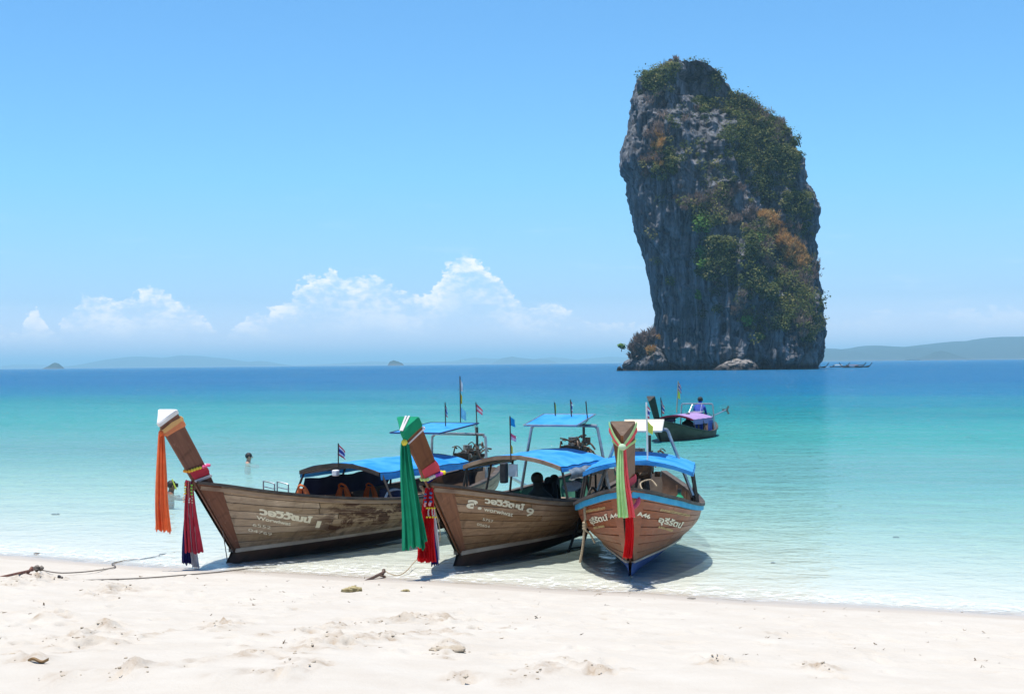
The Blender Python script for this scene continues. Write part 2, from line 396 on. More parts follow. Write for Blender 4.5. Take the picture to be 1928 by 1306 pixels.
bodyc = t.ramp(t.m('SQRT', t.m('DIVIDE', dpt, 15.0, clamp=True)), [(0.0, (0.62, 0.72, 0.66)), (0.14, (0.46, 0.69, 0.65)), (0.23, (0.235, 0.56, 0.55)), (0.34, (0.062, 0.345, 0.330)), (0.50, (0.018, 0.200, 0.230)), (0.68, (0.009, 0.140, 0.250)), (1.0, (0.007, 0.115, 0.255))])
streak = t.noise(t.v('MULTIPLY', Q_, (0.12, 1, 1)), 0.012, 6, 0.62)
bodyc = t.mix(t.map(streak, 0.35, 0.7, 0.0, 0.35), bodyc, t.mix(1.0, bodyc, (1.9, 1.45, 1.25), 'MULTIPLY'))
# waves
w1 = t.noise(t.v('MULTIPLY', Q_, (0.7, 1, 1)), 3.2, 3, 0.55, 0.6)
w2 = t.noise(t.v('MULTIPLY', Q_, (0.75, 1, 1)), 0.85, 4, 0.6, 0.4)
w4 = t.noise(t.v('MULTIPLY', Q_, (0.8, 1, 1)), 0.36, 4, 0.6, 0.3)
w5 = t.noise(t.v('MULTIPLY', Q_, (0.8, 1, 1)), 0.045, 5, 0.62)
w3 = t.noise(t.v('MULTIPLY', Q_, (0.8, 1, 1)), 0.16, 5, 0.65)
h = t.m('ADD', t.m('MULTIPLY', w1, t.map(yy, 18, 140, 0.075, 0.01)), t.m('ADD', t.m('MULTIPLY', w2, t.map(yy, 18, 60, 0.14, 0.60)), t.m('MULTIPLY', w3, t.map(yy, 30, 200, 0.0, 3.4))))
h = t.m('ADD', h, t.m('ADD', t.m('MULTIPLY', w4, t.map(yy, 25, 90, 0.05, 1.3)), t.m('MULTIPLY', w5, t.map(yy, 120, 500, 0.0, 9.0))))
h = t.m('MULTIPLY', h, t.map(d0, 0.0, 0.35, 0.25, 1.0))
bp = t.n('ShaderNodeBump'); bp.inputs['Strength'].default_value = 1.0; bp.inputs['Distance'].default_value = 1.0; t.l(h, bp.inputs['Height'])
fr = t.n('ShaderNodeFresnel'); fr.inputs[0].default_value = 1.33; t.l(bp.outputs[0], fr.inputs[1])
trn = t.n('ShaderNodeBsdfTransparent')
cn = t.noise(t.v('MULTIPLY', Q_, (0.7, 1, 1)), 2.6, 3, 0.5, 1.2)
caustic_tint = t.map(t.m('ABSOLUTE', t.m('SUBTRACT', cn, 0.5)), 0.0, 0.13, 1.0, 0.87)  # caustic light lines, painted into the water's transmission colour
t.l(t.mix(1.0, tcol.outputs[0], t.mix(t.map(d0, 0.05, 0.5), (1, 1, 1), caustic_tint), 'MULTIPLY'), trn.inputs[0])
dif = t.n('ShaderNodeBsdfDiffuse'); t.l(bodyc, dif.inputs[0]); t.l(bp.outputs[0], dif.inputs['Normal'])
m1 = t.n('ShaderNodeMixShader'); t.l(opac, m1.inputs[0]); t.l(trn.outputs[0], m1.inputs[1]); t.l(dif.outputs[0], m1.inputs[2])
gl = t.n('ShaderNodeBsdfGlossy'); t.l(bp.outputs[0], gl.inputs['Normal']); t.l(t.map(yy, 20, 300, 0.06, 0.16), gl.inputs['Roughness'])
m2 = t.n('ShaderNodeMixShader'); t.l(t.m('MULTIPLY', fr.outputs[0], t.map(yy, 24, 75, 0.60, 0.92)), m2.inputs[0]); t.l(m1.outputs[0], m2.inputs[1]); t.l(gl.outputs[0], m2.inputs[2])
# foam lace along the swash line
fn = t.noise(P_, 7.0, 5, 0.7, 0.5)
lace = t.m('MULTIPLY', t.map(d0, 0.0, 0.012, 0.3, 1), t.map(d0, 0.012, 0.055, 1, 0))
foam = t.m('MULTIPLY', lace, t.map(fn, 0.50, 0.66, 0, 0.8, True))
fd = t.n('ShaderNodeBsdfDiffuse'); fd.inputs[0].default_value = (0.8, 0.8, 0.78, 1)
m3 = t.n('ShaderNodeMixShader'); t.l(foam, m3.inputs[0]); t.l(m2.outputs[0], m3.inputs[1]); t.l(fd.outputs[0], m3.inputs[2])
o_ = t.n('ShaderNodeOutputMaterial'); t.l(m3.outputs[0], o_.inputs[0])
sea = fast_mesh('sea', np.stack([SX, SY, SZ], -1).reshape(-1, 3), grid_faces(len(rows), len(ang)), sea_m, tone=dep.ravel())
tag(sea, kind='structure')

# ------------------------------------------------------------------ haze: one closed box of even air round everything
hz = bpy.data.materials.new('sea_haze'); hz.use_nodes = True; t = NT(hz.node_tree)
pv = t.n('ShaderNodeVolumePrincipled'); pv.inputs['Color'].default_value = (0.47, 0.83, 1.0, 1); pv.inputs['Density'].default_value = 0.00012
pv.inputs['Anisotropy'].default_value = 0.0
o_ = t.n('ShaderNodeOutputMaterial'); t.l(pv.outputs[0], o_.inputs['Volume'])
HX, HY0, HY1, HZ0, HZ1 = 75000, -60000, 75000, -17.0, 196.0
haze = MB().box((0, (HY0 + HY1) / 2, (HZ0 + HZ1) / 2), (2 * HX, HY1 - HY0, HZ1 - HZ0)).build('haze', hz)
tag(haze, kind='stuff')

# ------------------------------------------------------------------ far land
def hill_mat(name, a, b_, rock):
    m_ = bpy.data.materials.new(name); m_.use_nodes = True; t = NT(m_.node_tree)
    g = t.n('ShaderNodeNewGeometry'); P = g.outputs['Position']
    c = t.mix(t.map(t.noise(P, 0.02, 6, 0.65), 0.35, 0.65), a, b_)
    sp = t.n('ShaderNodeSeparateXYZ'); t.l(P, sp.inputs[0])
    c = t.mix(t.map(t.m('ADD', sp.outputs[2], t.m('MULTIPLY', t.noise(P, 0.05, 4), -14)), -6, 2, 1, 0), c, rock)
    b = t.n('ShaderNodeBsdfDiffuse'); t.l(c, b.inputs[0]); o = t.n('ShaderNodeOutputMaterial'); t.l(b.outputs[0], o.inputs[0])
    return m_
forest_m = hill_mat('far_forest', (0.016, 0.026, 0.018), (0.04, 0.05, 0.03), (0.10, 0.085, 0.075))
def ridge(name, prof, y, depth, seed, rough=0.12, nx=200, ny=26):
    """a wooded ridge: the crest follows prof (u, v picture readings at distance y), the flanks fall away on both sides"""
    P = [on_y(u, v, y) for u, v in prof]
    X = np.linspace(P[0][0], P[-1][0], nx); Z = np.interp(X, [p[0] for p in P], [p[2] for p in P])
    sc_ = max(Z.max(), 1.0)
    Z = Z + rough * sc_ * 0.22 * fbm(X / sc_ * 1.3, X * 0 + seed, None, 4, seed)
    J = np.linspace(-1, 1, ny); XX, JJ = np.meshgrid(X, J)
    fall = np.clip(np.cos(JJ * math.pi / 2), 0, 1) ** 0.8
    ZZ = Z[None, :] * fall * (1 + rough * fbm(XX / sc_ * 0.9, JJ * 2.5, None, 4, seed + 3) * (1 - fall) * 2.2) - 3.0 * (1 - fall)
    YY = y + JJ * depth + 0.15 * depth * fbm(XX / sc_ * 0.5, JJ, None, 3, seed + 9)
    o = fast_mesh(name, np.stack([XX, YY, ZZ], -1).reshape(-1, 3), grid_faces(ny, nx), forest_m)
    return tag(o, kind='structure')
ridge('hills', [(1430, 679), (1480, 668), (1545, 656), (1575, 660), (1600, 656), (1650, 651), (1685, 654), (1725, 652), (1780, 646), (1830, 640), (1880, 635), (1930, 632), (2050, 630), (2200, 634), (2420, 650), (2600, 672)], 9500, 1500, 11, 0.14, 320)
ridge('headland', [(1718, 676), (1738, 672), (1755, 664), (1772, 660), (1790, 665), (1812, 673), (1830, 676)], 7200, 200, 15, 0.2, 90)
ridge('hills', [(-900, 702), (-300, 690), (20, 690), (50, 685), (85, 688), (130, 692)], 22000, 1500, 21)
ridge('hills', [(128, 692), (180, 683), (250, 671), (290, 672), (310, 674), (345, 669), (385, 671), (420, 675), (460, 681), (500, 680), (540, 688)], 18000, 1300, 23)
ridge('hills', [(540, 689), (640, 684), (700, 680), (760, 683), (800, 682), (850, 680), (890, 673), (930, 675), (1000, 676), (1040, 672), (1085, 677), (1150, 671), (1200, 674), (1280, 684)], 20000, 1500, 25)
ridge('hills', [(925, 685), (945, 674), (965, 671), (985, 674), (1005, 676), (1030, 676), (1050, 683)], 15500, 600, 27)
def islet(name, prof, y, depth, seed, label):
    o = ridge(name, prof, y, depth, seed, 0.3, 70, 18); del o['kind']
    return tag(o, label, 'island', 'small far islands on the horizon')
islet('island', [(83, 693), (90, 690), (97, 686), (104, 683), (109, 684), (114, 688), (118, 693)], 6000, 50, 33, 'small dark cone shaped island on the left part of the horizon')
islet('island', [(731, 687), (734, 681), (741, 678), (750, 680), (757, 683), (760, 687)], 6000, 50, 37, 'small dark flat topped island near the middle of the horizon')
house_m = mat('house_plaster', (0.75, 0.73, 0.70)); roof_m = mat('house_roof', (0.30, 0.16, 0.12))
def hill_house(u, v, y, label):
    p = on_y(u, v, y)
    e = empty('house', p, 0.3, label, 'house', 'white houses on the far hillside')
    MB().box((0, 0, 0), (22, 16, 14)).build('wall', house_m, e)
    MB().add([(-12, -9, 7), (12, -9, 7), (12, 9, 7), (-12, 9, 7), (-12, 0, 12.4), (12, 0, 12.4)], [(0, 1, 5, 4), (2, 3, 4, 5), (0, 4, 3), (1, 2, 5), (3, 2, 1, 0)]).build('roof', roof_m, e)
hill_house(1826, 656, 9000, 'upper white house on the far hillside')
hill_house(1831, 667, 8500, 'lower white house on the far hillside near the water')

# ------------------------------------------------------------------ the great limestone stack
RY = 535.0                                                       # metres away; its front foot stands nearer
LEFT = [(1262, 112), (1258, 123), (1249, 135), (1223, 141), (1204, 155), (1194, 186), (1193, 216), (1184, 247), (1179, 272), (1174, 305), (1175, 325), (1188, 341), (1190, 368), (1198, 418), (1198, 432), (1204, 450), (1212, 469), (1221, 498), (1227, 532), (1232, 572), (1236, 590), (1232, 620), (1231, 654), (1234, 672), (1240, 690), (1244, 700)]
RIGHT = [(1295, 112), (1318, 114), (1335, 124), (1352, 138), (1370, 163), (1377, 176), (1398, 188), (1428, 214), (1458, 224), (1478, 241), (1489, 262), (1494, 287), (1509, 310), (1514, 343), (1529, 368), (1539, 398), (1540, 426), (1533, 453), (1535, 477), (1528, 490), (1531, 532), (1531, 569), (1536, 601), (1538, 633), (1537, 654), (1536, 672), (1534, 690), (1532, 700)]
def prof_xz(pr):
    P = np.array([on_y(u, v, RY) for u, v in pr]); return P[::-1, 0], P[::-1, 2]
lx, lz = prof_xz(LEFT); rx_, rz = prof_xz(RIGHT)
ZTOP = max(lz[-1], rz[-1])
def stack_edges(z): return np.interp(z, lz, lx), np.interp(z, rz, rx_)
NT_, NZ_ = 560, 460
zz = np.linspace(-3.0, ZTOP - 0.3, NZ_); th = np.linspace(0, 2 * math.pi, NT_, endpoint=False)
TT, ZZ = np.meshgrid(th, zz)
L_, R__ = stack_edges(ZZ); CX, HW = (L_ + R__) / 2, (R__ - L_) / 2
HD = np.minimum(HW * 0.85, 27.0) * np.clip(1.0 - 0.10 * (ZZ / ZTOP) ** 2, 0, 1)
ct, st = np.cos(TT), np.sin(TT)
ex = 0.72
BX = CX + HW * np.sign(ct) * np.abs(ct) ** ex; BY = RY - HD * np.sign(st) * np.abs(st) ** 0.9   # st > 0 is the face towards the beach
nx_, ny_ = ct * 1.0, -st * 1.0
front = np.clip(st, 0, 1)
def ridged(x, y, z, oct, seed):
    a, r, f = 1.0, 0.0, 1.0
    for k in range(oct):
        r = r + a * (1 - 2 * np.abs(vnoise(x * f, y * f, z * f, seed + k))); a *= 0.5; f *= 2.1
    return r
# big buttresses and gullies, overhanging tufa curtains, then fluting and rough karst
big = 5.6 * fbm(BX / 19, BY / 19, ZZ / 30, 3, 51) + 3.0 * ridged(BX / 9, BY / 9, ZZ / 34, 2, 57)
flute = 0.95 * ridged(BX / 2.6, BY / 2.6, ZZ / 22, 3, 61)
rough_ = 0.75 * fbm(BX / 2.4, BY / 2.4, ZZ / 3.0, 4, 67) + 1.3 * ridged(BX / 4.6, BY / 4.6, ZZ / 9.5, 3, 71)
rough_ = rough_ + 0.55 * ridged(BX / 1.8, BY / 1.8, ZZ / 3.4, 2, 75) + 0.5 * np.round(1.5 * fbm(BX / 5.0, BY / 5.0, ZZ / 7.5, 3, 78))
ledge = 1.3 * sstep(fbm(BX / 14, BY / 14, ZZ / 5.5, 3, 83), 0.1, 0.9)
smooth_side = sstep(CX - 0.28 * HW - BX, 0, 6) * sstep(ZZ, 60, 30)      # the smoother lower left wall
disp = big * (0.35 + 0.65 * front) + flute * 1.6 + rough_ * 1.25 * (1 - 0.6 * smooth_side) + ledge
disp = disp - 1.5 - 1.9 * np.exp(-((ZZ - 0.8) / 1.6) ** 2)               # wave-cut notch at the waterline
# the stepped spine right of the middle: the rock stands out left of a vegetated gully
spine = on_y(1375, 300, RY)[0]
disp = disp + front * 4.0 * np.exp(-((BX - spine + 0.10 * (ZZ - 60)) / 6.5) ** 2) * sstep(ZZ, 25, 55)
gully = on_y(1425, 300, RY)[0]
disp = disp - front * 4.2 * np.exp(-((BX - gully - 0.16 * (70 - ZZ)) / 5.5) ** 2) * sstep(ZZ, 12, 40) * sstep(-ZZ, -98, -80)
shrink = np.clip((ZTOP - ZZ) / 4.0, 0.45, 1)
SXk, SYk = BX + nx_ * disp * shrink * (0.30 + 0.4 * front), BY + ny_ * disp * shrink
rightside = sstep(BX - CX, -0.55 * HW, 0.45 * HW) * front
SYk = SYk + rightside * (11.0 * sstep(ZZ, 60, 99) + 17.0 * sstep(ZZ, 15, 52) - 7.0)
SZk = ZZ + 0.7 * fbm(BX / 3, BY / 3, ZZ / 3, 3, 91)
ROCK = np.stack([SXk, SYk, SZk], -1)
Vr = ROCK.reshape(-1, 3)
i = np.arange(NZ_ - 1)[:, None] * NT_ + np.arange(NT_)[None, :]; inx = np.arange(NZ_ - 1)[:, None] * NT_ + (np.arange(NT_)[None, :] + 1) % NT_
Fq = np.stack([i, i + NT_, inx + NT_, inx], -1).reshape(-1, 4)
topc = len(Vr); cap_c = ROCK[-1].mean(0) + np.array([0, 0, 0.8])
Vr = np.vstack([Vr, cap_c[None]])
k_ = (NZ_ - 1) * NT_ + np.arange(NT_); kn = (NZ_ - 1) * NT_ + (np.arange(NT_) + 1) % NT_
Fq = np.vstack([Fq, np.stack([k_, np.full(NT_, topc), kn, kn], -1)])
def limestone(name, pale=0.0):
    m_ = bpy.data.materials.new(name); m_.use_nodes = True; t = NT(m_.node_tree)
    g = t.n('ShaderNodeNewGeometry'); P = g.outputs['Position']; sp = t.n('ShaderNodeSeparateXYZ'); t.l(P, sp.inputs[0])
    st_ = t.v('MULTIPLY', P, (1, 1, 0.10))
    streak = t.noise(st_, 0.55, 6, 0.65, 0.3); blotch = t.noise(P, 0.11, 6, 0.65); fine = t.noise(P, 0.9, 5, 0.7)
    c = t.mix(t.map(streak, 0.34, 0.66), (0.026, 0.028, 0.034), (0.25, 0.255, 0.27))
    c = t.mix(t.map(fine, 0.50, 0.78), c, (0.16, 0.135, 0.115))
    c = t.mix(t.m('MULTIPLY', t.map(blotch, 0.60, 0.72), t.map(fine, 0.42, 0.66)), c, (0.17, 0.105, 0.06))
    if pale: c = t.mix(pale, c, t.mix(fine, (0.20, 0.17, 0.145), (0.46, 0.41, 0.36)))
    c = t.mix(t.map(sp.outputs[2], 1.0, 2.4, 0.85, 0.0), c, (0.018, 0.018, 0.02))          # tide-blackened foot
    b = t.n('ShaderNodeBsdfPrincipled'); t.l(c, b.inputs['Base Color']); b.inputs['Roughness'].default_value = 0.9; b.inputs['Specular IOR Level'].default_value = 0.15
    bp = t.n('ShaderNodeBump'); bp.inputs['Strength'].default_value = 0.9; bp.inputs['Distance'].default_value = 1.3; t.l(t.noise(t.v('MULTIPLY', P, (1, 1, 0.4)), 0.9, 6, 0.75), bp.inputs['Height']); t.l(bp.outputs[0], b.inputs['Normal'])
    o = t.n('ShaderNodeOutputMaterial'); t.l(b.outputs[0], o.inputs[0]); return m_
lime_m = limestone('limestone'); pale_lime_m = limestone('pale_limestone', 0.75); brown_lime_m = limestone('brown_limestone', 0.35)
stack = fast_mesh('sea_stack', Vr, Fq, lime_m)
tag(stack, 'towering dark grey limestone sea stack draped in shrubs', 'sea stack')

def boulder(name, prof, y, depth, seed, material, label, cat, notch=True):
    """a rock whose outline from the beach follows prof (left foot, over the top, to right foot)"""
    P = np.array([on_y(u, v, y) for u, v in prof]); n = 90; m_ = 40
    X = np.linspace(P[0, 0], P[-1, 0], n); Zp = np.interp(X, P[:, 0], P[:, 2]); W = (X[-1] - X[0]) / 2; cx = (X[0] + X[-1]) / 2
    V = []
    A = np.linspace(0, math.pi, m_)
    for x, z in zip(X, Zp):
        d = depth * math.sqrt(max(1 - ((x - cx) / W) ** 2, 0.02))
        for a in A: V.append([x, y - d * math.cos(a), -2 + (z + 2) * (math.sin(a) ** 0.55)])
    V = np.array(V); s_ = max(1.4, W * 0.22)
    n3_ = fbm(V[:, 0] / s_, V[:, 1] / s_, V[:, 2] / s_, 5, seed, 0.6); rg = ridged(V[:, 0] / s_ * 1.6, V[:, 1] / s_ * 1.6, V[:, 2] / s_ * 1.3, 3, seed + 4)
    V[:, 1] += (n3_ * 0.55 + rg * 0.34) * s_; V[:, 2] += (n3_ * 0.13 + rg * 0.12) * s_ * (V[:, 2] > 0.2); V[:, 0] += rg * 0.15 * s_
    if notch: V[:, 1] += np.exp(-((V[:, 2] - 0.6) / 1.0) ** 2) * 1.2 * np.sign(y - V[:, 1])
    return tag(fast_mesh(name, V, grid_faces(n, m_), material), label, cat)
boulder('boulder', [(1338, 700), (1346, 693), (1360, 685), (1372, 679), (1388, 676), (1402, 675), (1412, 677), (1421, 684), (1426, 692), (1432, 700)], 500, 5.5, 3, pale_lime_m, 'low pale grey boulder in front of the foot of the sea stack', 'boulder', False)
boulder('boulder', [(1464, 700), (1470, 680), (1480, 664), (1494, 653), (1508, 645), (1524, 640), (1538, 648), (1543, 662), (1545, 676), (1541, 690), (1538, 700)], 513, 9, 8, brown_lime_m, 'large brown boulder leaning on the right foot of the sea stack', 'boulder')
boulder('rocky_ledge', [(1171, 688), (1175, 681), (1186, 676), (1200, 668), (1215, 660), (1230, 652), (1242, 656), (1256, 680), (1264, 700)], 526, 12, 12, lime_m, 'low rocky ledge reaching left from the foot of the sea stack', 'rock')
boulder('rock', [(1161, 694), (1163, 691), (1166, 690), (1169, 692), (1171, 695)], 520, 1.2, 5, lime_m, 'tiny black rock awash left of the rocky ledge', 'rock', False)

# ------------------------------------------------------------------ plants on the stack
class Leaves:
    def __init__(s): s.V = []; s.T = []
    def clump(s, c, r, n, size, rs_, tone=(0, 1), shell=0.55, flat=1.0, up=0.0):
        c = np.array(c, float); r = np.array([r] * 3 if np.isscalar(r) else r, float)
        d = rs_.randn(n, 3); d /= np.linalg.norm(d, axis=1)[:, None]
        rad = (shell + (1 - shell) * rs_.rand(n)) ** 1.0
        lump = 1 + 0.35 * fbm(d[:, 0] * 2 + c[0], d[:, 1] * 2 + c[2], d[:, 2] * 2, 2, 5)
        p = c + d * r * (rad * lump)[:, None]
        nm = 0.75 * np.array([0, -0.35, 1.0]) + 0.55 * d + 0.55 * rs_.randn(n, 3); a = np.cross(nm, rs_.randn(n, 3)); a /= np.linalg.norm(a, axis=1)[:, None]; b_ = np.cross(a, nm); b_ /= np.linalg.norm(b_, axis=1)[:, None] + 1e-9
        sz = size * rs_.uniform(0.6, 1.35, n)[:, None]
        q = np.stack([p - a * sz * .5 - b_ * sz * .38, p + a * sz * .5 - b_ * sz * .24, p + a * sz * .5 + b_ * sz * .24, p - a * sz * .5 + b_ * sz * .38], 1)
        s.V.append(q.reshape(-1, 3)); s.T.append(np.clip(tone[0] + (tone[1] - tone[0]) * rs_.rand(n), 0, 1))
    def twigs(s, c, r, n, size, rs_, tone=(0, 1), lean=(0, 0, 1)):
        """thin upright sprays"""
        c = np.array(c, float); r = np.array(r, float)
        d = rs_.randn(n, 3); d /= np.linalg.norm(d, axis=1)[:, None]; p = c + d * r * (rs_.rand(n) ** 0.4)[:, None]
        a = d * 0.8 + np.array(lean) + 0.35 * rs_.randn(n, 3); a /= np.linalg.norm(a, axis=1)[:, None]; b_ = np.cross(a, rs_.randn(n, 3)); b_ /= np.linalg.norm(b_, axis=1)[:, None] + 1e-9
        L = size * rs_.uniform(0.6, 1.5, n)[:, None]; w_ = L * 0.13
        q = np.stack([p - a * L * .5 - b_ * w_, p + a * L * .5 - b_ * w_ * .3, p + a * L * .5 + b_ * w_ * .3, p - a * L * .5 + b_ * w_], 1)
        s.V.append(q.reshape(-1, 3)); s.T.append(np.clip(tone[0] + (tone[1] - tone[0]) * rs_.rand(n), 0, 1))
    def build(s, name, m_, parent=None, origin=(0, 0, 0)):
        V = np.concatenate(s.V) - np.array(origin); n = len(V) // 4
        return fast_mesh(name, V, np.arange(n * 4).reshape(-1, 4), m_, parent, False, np.concatenate(s.T))
green_m = leaf_mat('shrub_leaves', (0.038, 0.058, 0.018), (0.13, 0.15, 0.048), (0.29, 0.255, 0.10))
bright_m = leaf_mat('bright_leaves', (0.07, 0.15, 0.03), (0.13, 0.24, 0.05), (0.21, 0.33, 0.085))
dry_m = leaf_mat('dry_twigs', (0.12, 0.085, 0.07), (0.22, 0.155, 0.125), (0.32, 0.24, 0.19))
gold_m = leaf_mat('dry_grass', (0.30, 0.165, 0.05), (0.48, 0.26, 0.085), (0.60, 0.37, 0.15))
bark_m = mat('bark', (0.11, 0.085, 0.065), (0.05, 0.04, 0.03), 3)
# picture of where things grow on the face: (u, v, half-width, half-height, amount)
GREEN = [(1330, 128, 20, 10, .25), (1352, 150, 14, 14, .3), (1400, 250, 34, 70, .9), (1445, 270, 34, 45, 1.0), (1475, 310, 26, 40, .9), (1490, 280, 20, 40, .7), (1290, 128, 30, 12, .40), (1240, 155, 34, 18, .7), (1335, 190, 20, 30, .4), (1262, 310, 18, 22, .9), (1250, 325, 22, 14, .5), (1345, 470, 26, 60, 1.0),
         (1390, 500, 55, 45, 1.1), (1440, 540, 55, 50, 1.0), (1480, 580, 45, 40, 1.0), (1420, 455, 30, 30, .9), (1500, 560, 25, 50, .8), (1415, 600, 22, 34, .7), (1500, 380, 22, 40, .5), (1365, 350, 30, 40, .35), (1320, 400, 26, 26, .5), (1440, 350, 25, 50, .5), (1518, 400, 8, 36, .4), (1524, 620, 10, 26, .6), (1360, 290, 20, 40, .12), (1280, 240, 24, 40, .08)]
DRY = [(1240, 270, 22, 50, .22), (1225, 320, 16, 24, .15), (1380, 400, 40, 50, .8), (1460, 470, 40, 50, 1.0), (1500, 520, 30, 40, .9), (1420, 210, 24, 26, .8), (1470, 250, 22, 22, .6), (1330, 370, 30, 30, .4), (1430, 580, 40, 30, .6), (1280, 380, 18, 40, .12), (1505, 605, 22, 30, .8), (1350, 540, 24, 30, .15), (1260, 200, 30, 30, .10)]
GOLD = [(1452, 425, 12, 18, 1.0), (1470, 450, 13, 18, 1.3), (1490, 472, 14, 16, 1.3), (1508, 490, 14, 12, 1.3), (1440, 408, 8, 8, .8), (1230, 640, 7, 12, .4), (1245, 280, 10, 30, .15)]
fpts = ROCK[:, (th > 0.30) & (th < math.pi - 0.30)].reshape(-1, 3)
UU = 964 + FPX * fpts[:, 0] / fpts[:, 1]; VV = 684.5 - 0.0098 * (UU - 964) - FPX * (fpts[:, 2] - CAMH) / fpts[:, 1]
def weight(lst, fl, base=0.0):
    w_ = np.zeros(len(fpts))
    for u, v, a, b_, k in lst: w_ += k * np.exp(-1.6 * (((UU - u) / a) ** 2 + ((VV - v) / b_) ** 2))
    nz = fbm(fpts[:, 0] / 5, fpts[:, 1] / 5, fpts[:, 2] / 5, 3, 201)
    return np.clip(w_ + base, 0, 1.4) * sstep(nz, -0.35 - fl, 0.45 - fl)
rl = np.random.RandomState(11)
def strew(name, lst, n, fl, kind, m_, rmin, rmax, cards, size):
    w_ = weight(lst, fl, 0.004 if lst is GREEN else 0.0); w_ /= w_.sum(); ix = rl.choice(len(fpts), n, p=w_); L = Leaves()
    for k in ix:
        r = rl.uniform(rmin, rmax) * (1.5 if rl.rand() < .12 else 1); c = fpts[k] + np.array([0, -(2.0 if lst is GOLD else 0.75) * r, 0.35 * r]); tn = rl.rand() ** 1.3 * 0.85
        if kind == 'leaf': L.clump(c, (r, r * .8, r * .8), cards, size, rl, (tn - .1, tn + .2))
        else: L.twigs(c, (r, r * .7, r * .8), cards, size, rl, (tn, tn + .5))
    return tag(L.build(name, m_), kind='stuff')
strew('shrubbery', GREEN, 1550, 0.20, 'leaf', green_m, 0.8, 2.9, 76, 0.50)
strew('dry_undergrowth', DRY, 760, 0.15, 'twig', dry_m, 0.9, 2.2, 80, 0.9)
strew('dry_grass', GOLD, 700, 1.1, 'twig', gold_m, 0.7, 1.5, 60, 0.8)
def rock_point(u, v):
    """the point of the stack's face seen at u, v"""
    k = np.argmin((UU - u) ** 2 + (VV - v) ** 2 + 0.0004 * (fpts[:, 1] - fpts[:, 1].min()) ** 2); return fpts[k]
def bush(name, c, r, m_, label, cat='bush', n=260, size=0.6, stem=True, group=None, kind='leaf'):
    c = np.array(c, float); r = np.array([r] * 3 if np.isscalar(r) else r, float); base = c - np.array([0, 0, r[2] * 1.05])
    e = empty(name, base, 0, label, cat, group); L = Leaves()
    k = 7
    for j in range(k):
        d = rl.randn(3); d /= np.linalg.norm(d)
        (L.clump if kind == 'leaf' else L.twigs)(c + d * r * 0.5, r * rl.uniform(.45, .62), n // k, size, rl, (rl.rand() * .5, rl.rand() * .5 + .5))
    L.build('crown', m_, e, base)
    if stem:
        b = MB(); top_ = c - base
        b.tube([(0, 0.3, -0.6), tuple(top_ * 0.4 + np.array([.1, 0, 0])), tuple(top_ * 0.95)], [0.16, 0.11, 0.05], 6)
        for j in range(5):
            d = rl.randn(3); d[2] = abs(d[2]); d /= np.linalg.norm(d); s0 = top_ * rl.uniform(.3, .8)
            b.tube([s0, s0 + d * r * 0.5, s0 + d * r * 0.9 + np.array([0, 0, .1])], [0.08, 0.05, 0.02], 5)
        b.build('trunk', bark_m, e)
    return e
P = lambda u, v, out=1.0: rock_point(u, v) + np.array([0, -2.2 * out - 0.6, 0.4])
bush('bush', P(1322, 424, 1.5), (3.8, 3, 3.6), bright_m, 'big round bright green bush halfway up the sea stack', n=520)
bush('bush', P(1328, 476, 1.2), (3.2, 2.4, 2.6), bright_m, 'pale green bush just under the big round bush on the cliff', n=360)
bush('small_tree', P(1325, 499, 1.2), (2.9, 2.4, 3.0), bright_m, 'small vivid green tree at the left edge of the cliff thicket', 'tree', n=380)
bush('bush', P(1430, 633, 1), (2.2, 1.6, 1.7), bright_m, 'lone yellow green bush low on the bare foot of the cliff', n=220)
bush('bush', P(1313, 557, 1), (1.3, 1.1, 2.0), bright_m, 'narrow green bush on the smooth lower left wall', n=150)
bush('bush', P(1262, 300, 1), (2.4, 1.8, 2.6), green_m, 'olive green bush on the upper left wall of the sea stack', n=260)
bush('bush', P(1407, 605, 1), (2.6, 1.8, 2.2), bright_m, 'mid green bush hanging over the lower cliff', n=260)
bush('bush', P(1430, 455, 1), (2.0, 1.6, 2.6), bright_m, 'light green bush beside the strip of golden grass', n=240)
bush('small_tree', on_y(1541, 612, 530), (1.6, 1.6, 3.4), green_m, 'small dark tree leaning off the lower right edge of the sea stack', 'tree', n=300)
bush('dry_tree', on_y(1534, 502, 533), (1.3, 1.4, 3.8), dry_m, 'bare grey tree standing off the right edge of the sea stack', 'tree', n=130, size=1.6, kind='twig')
bush('dry_tree', on_y(1252, 127, 533), (3.2, 2, 2.0), dry_m, 'bare spindly tree on the top left shoulder of the sea stack', 'tree', n=110, size=1.7, kind='twig')
bush('dry_tree', on_y(1272, 113, 533), (1.8, 1.6, 1.3), dry_m, 'bare little tree on the very top of the sea stack', 'tree', n=80, size=1.3, kind='twig')
for u, v, r, lab in [(1192, 660, (3.0, 2.4, 2.6), 'grey leafless bush at the outer end of the rocky ledge'), (1207, 644, (3.6, 2.6, 3.6), 'tall leafless pinkish bush in the middle of the rocky ledge'), (1222, 634, (3.0, 2.4, 3.8), 'tallest leafless bush against the left foot of the sea stack'), (1205, 668, (4.2, 2.4, 2.2), 'low tangle of dry twigs at the front of the rocky ledge')]:
    bush('dry_bush', on_y(u, v, 519), r, dry_m, lab, 'bush', n=520, size=1.5, kind='twig', group='leafless bushes on the rocky ledge')
bush('small_tree', on_y(1170, 652, 519), (1.7, 1.2, 1.1), bright_m, 'small pale green tree leaning out from the ledge over the sea', 'tree', n=150)
bush('grass_tuft', on_y(1226, 659, 515), (2.1, 1.4, 2.0), gold_m, 'patch of orange dry grass beside the left foot of the sea stack', 'grass', n=260, size=0.9, kind='twig', stem=False)
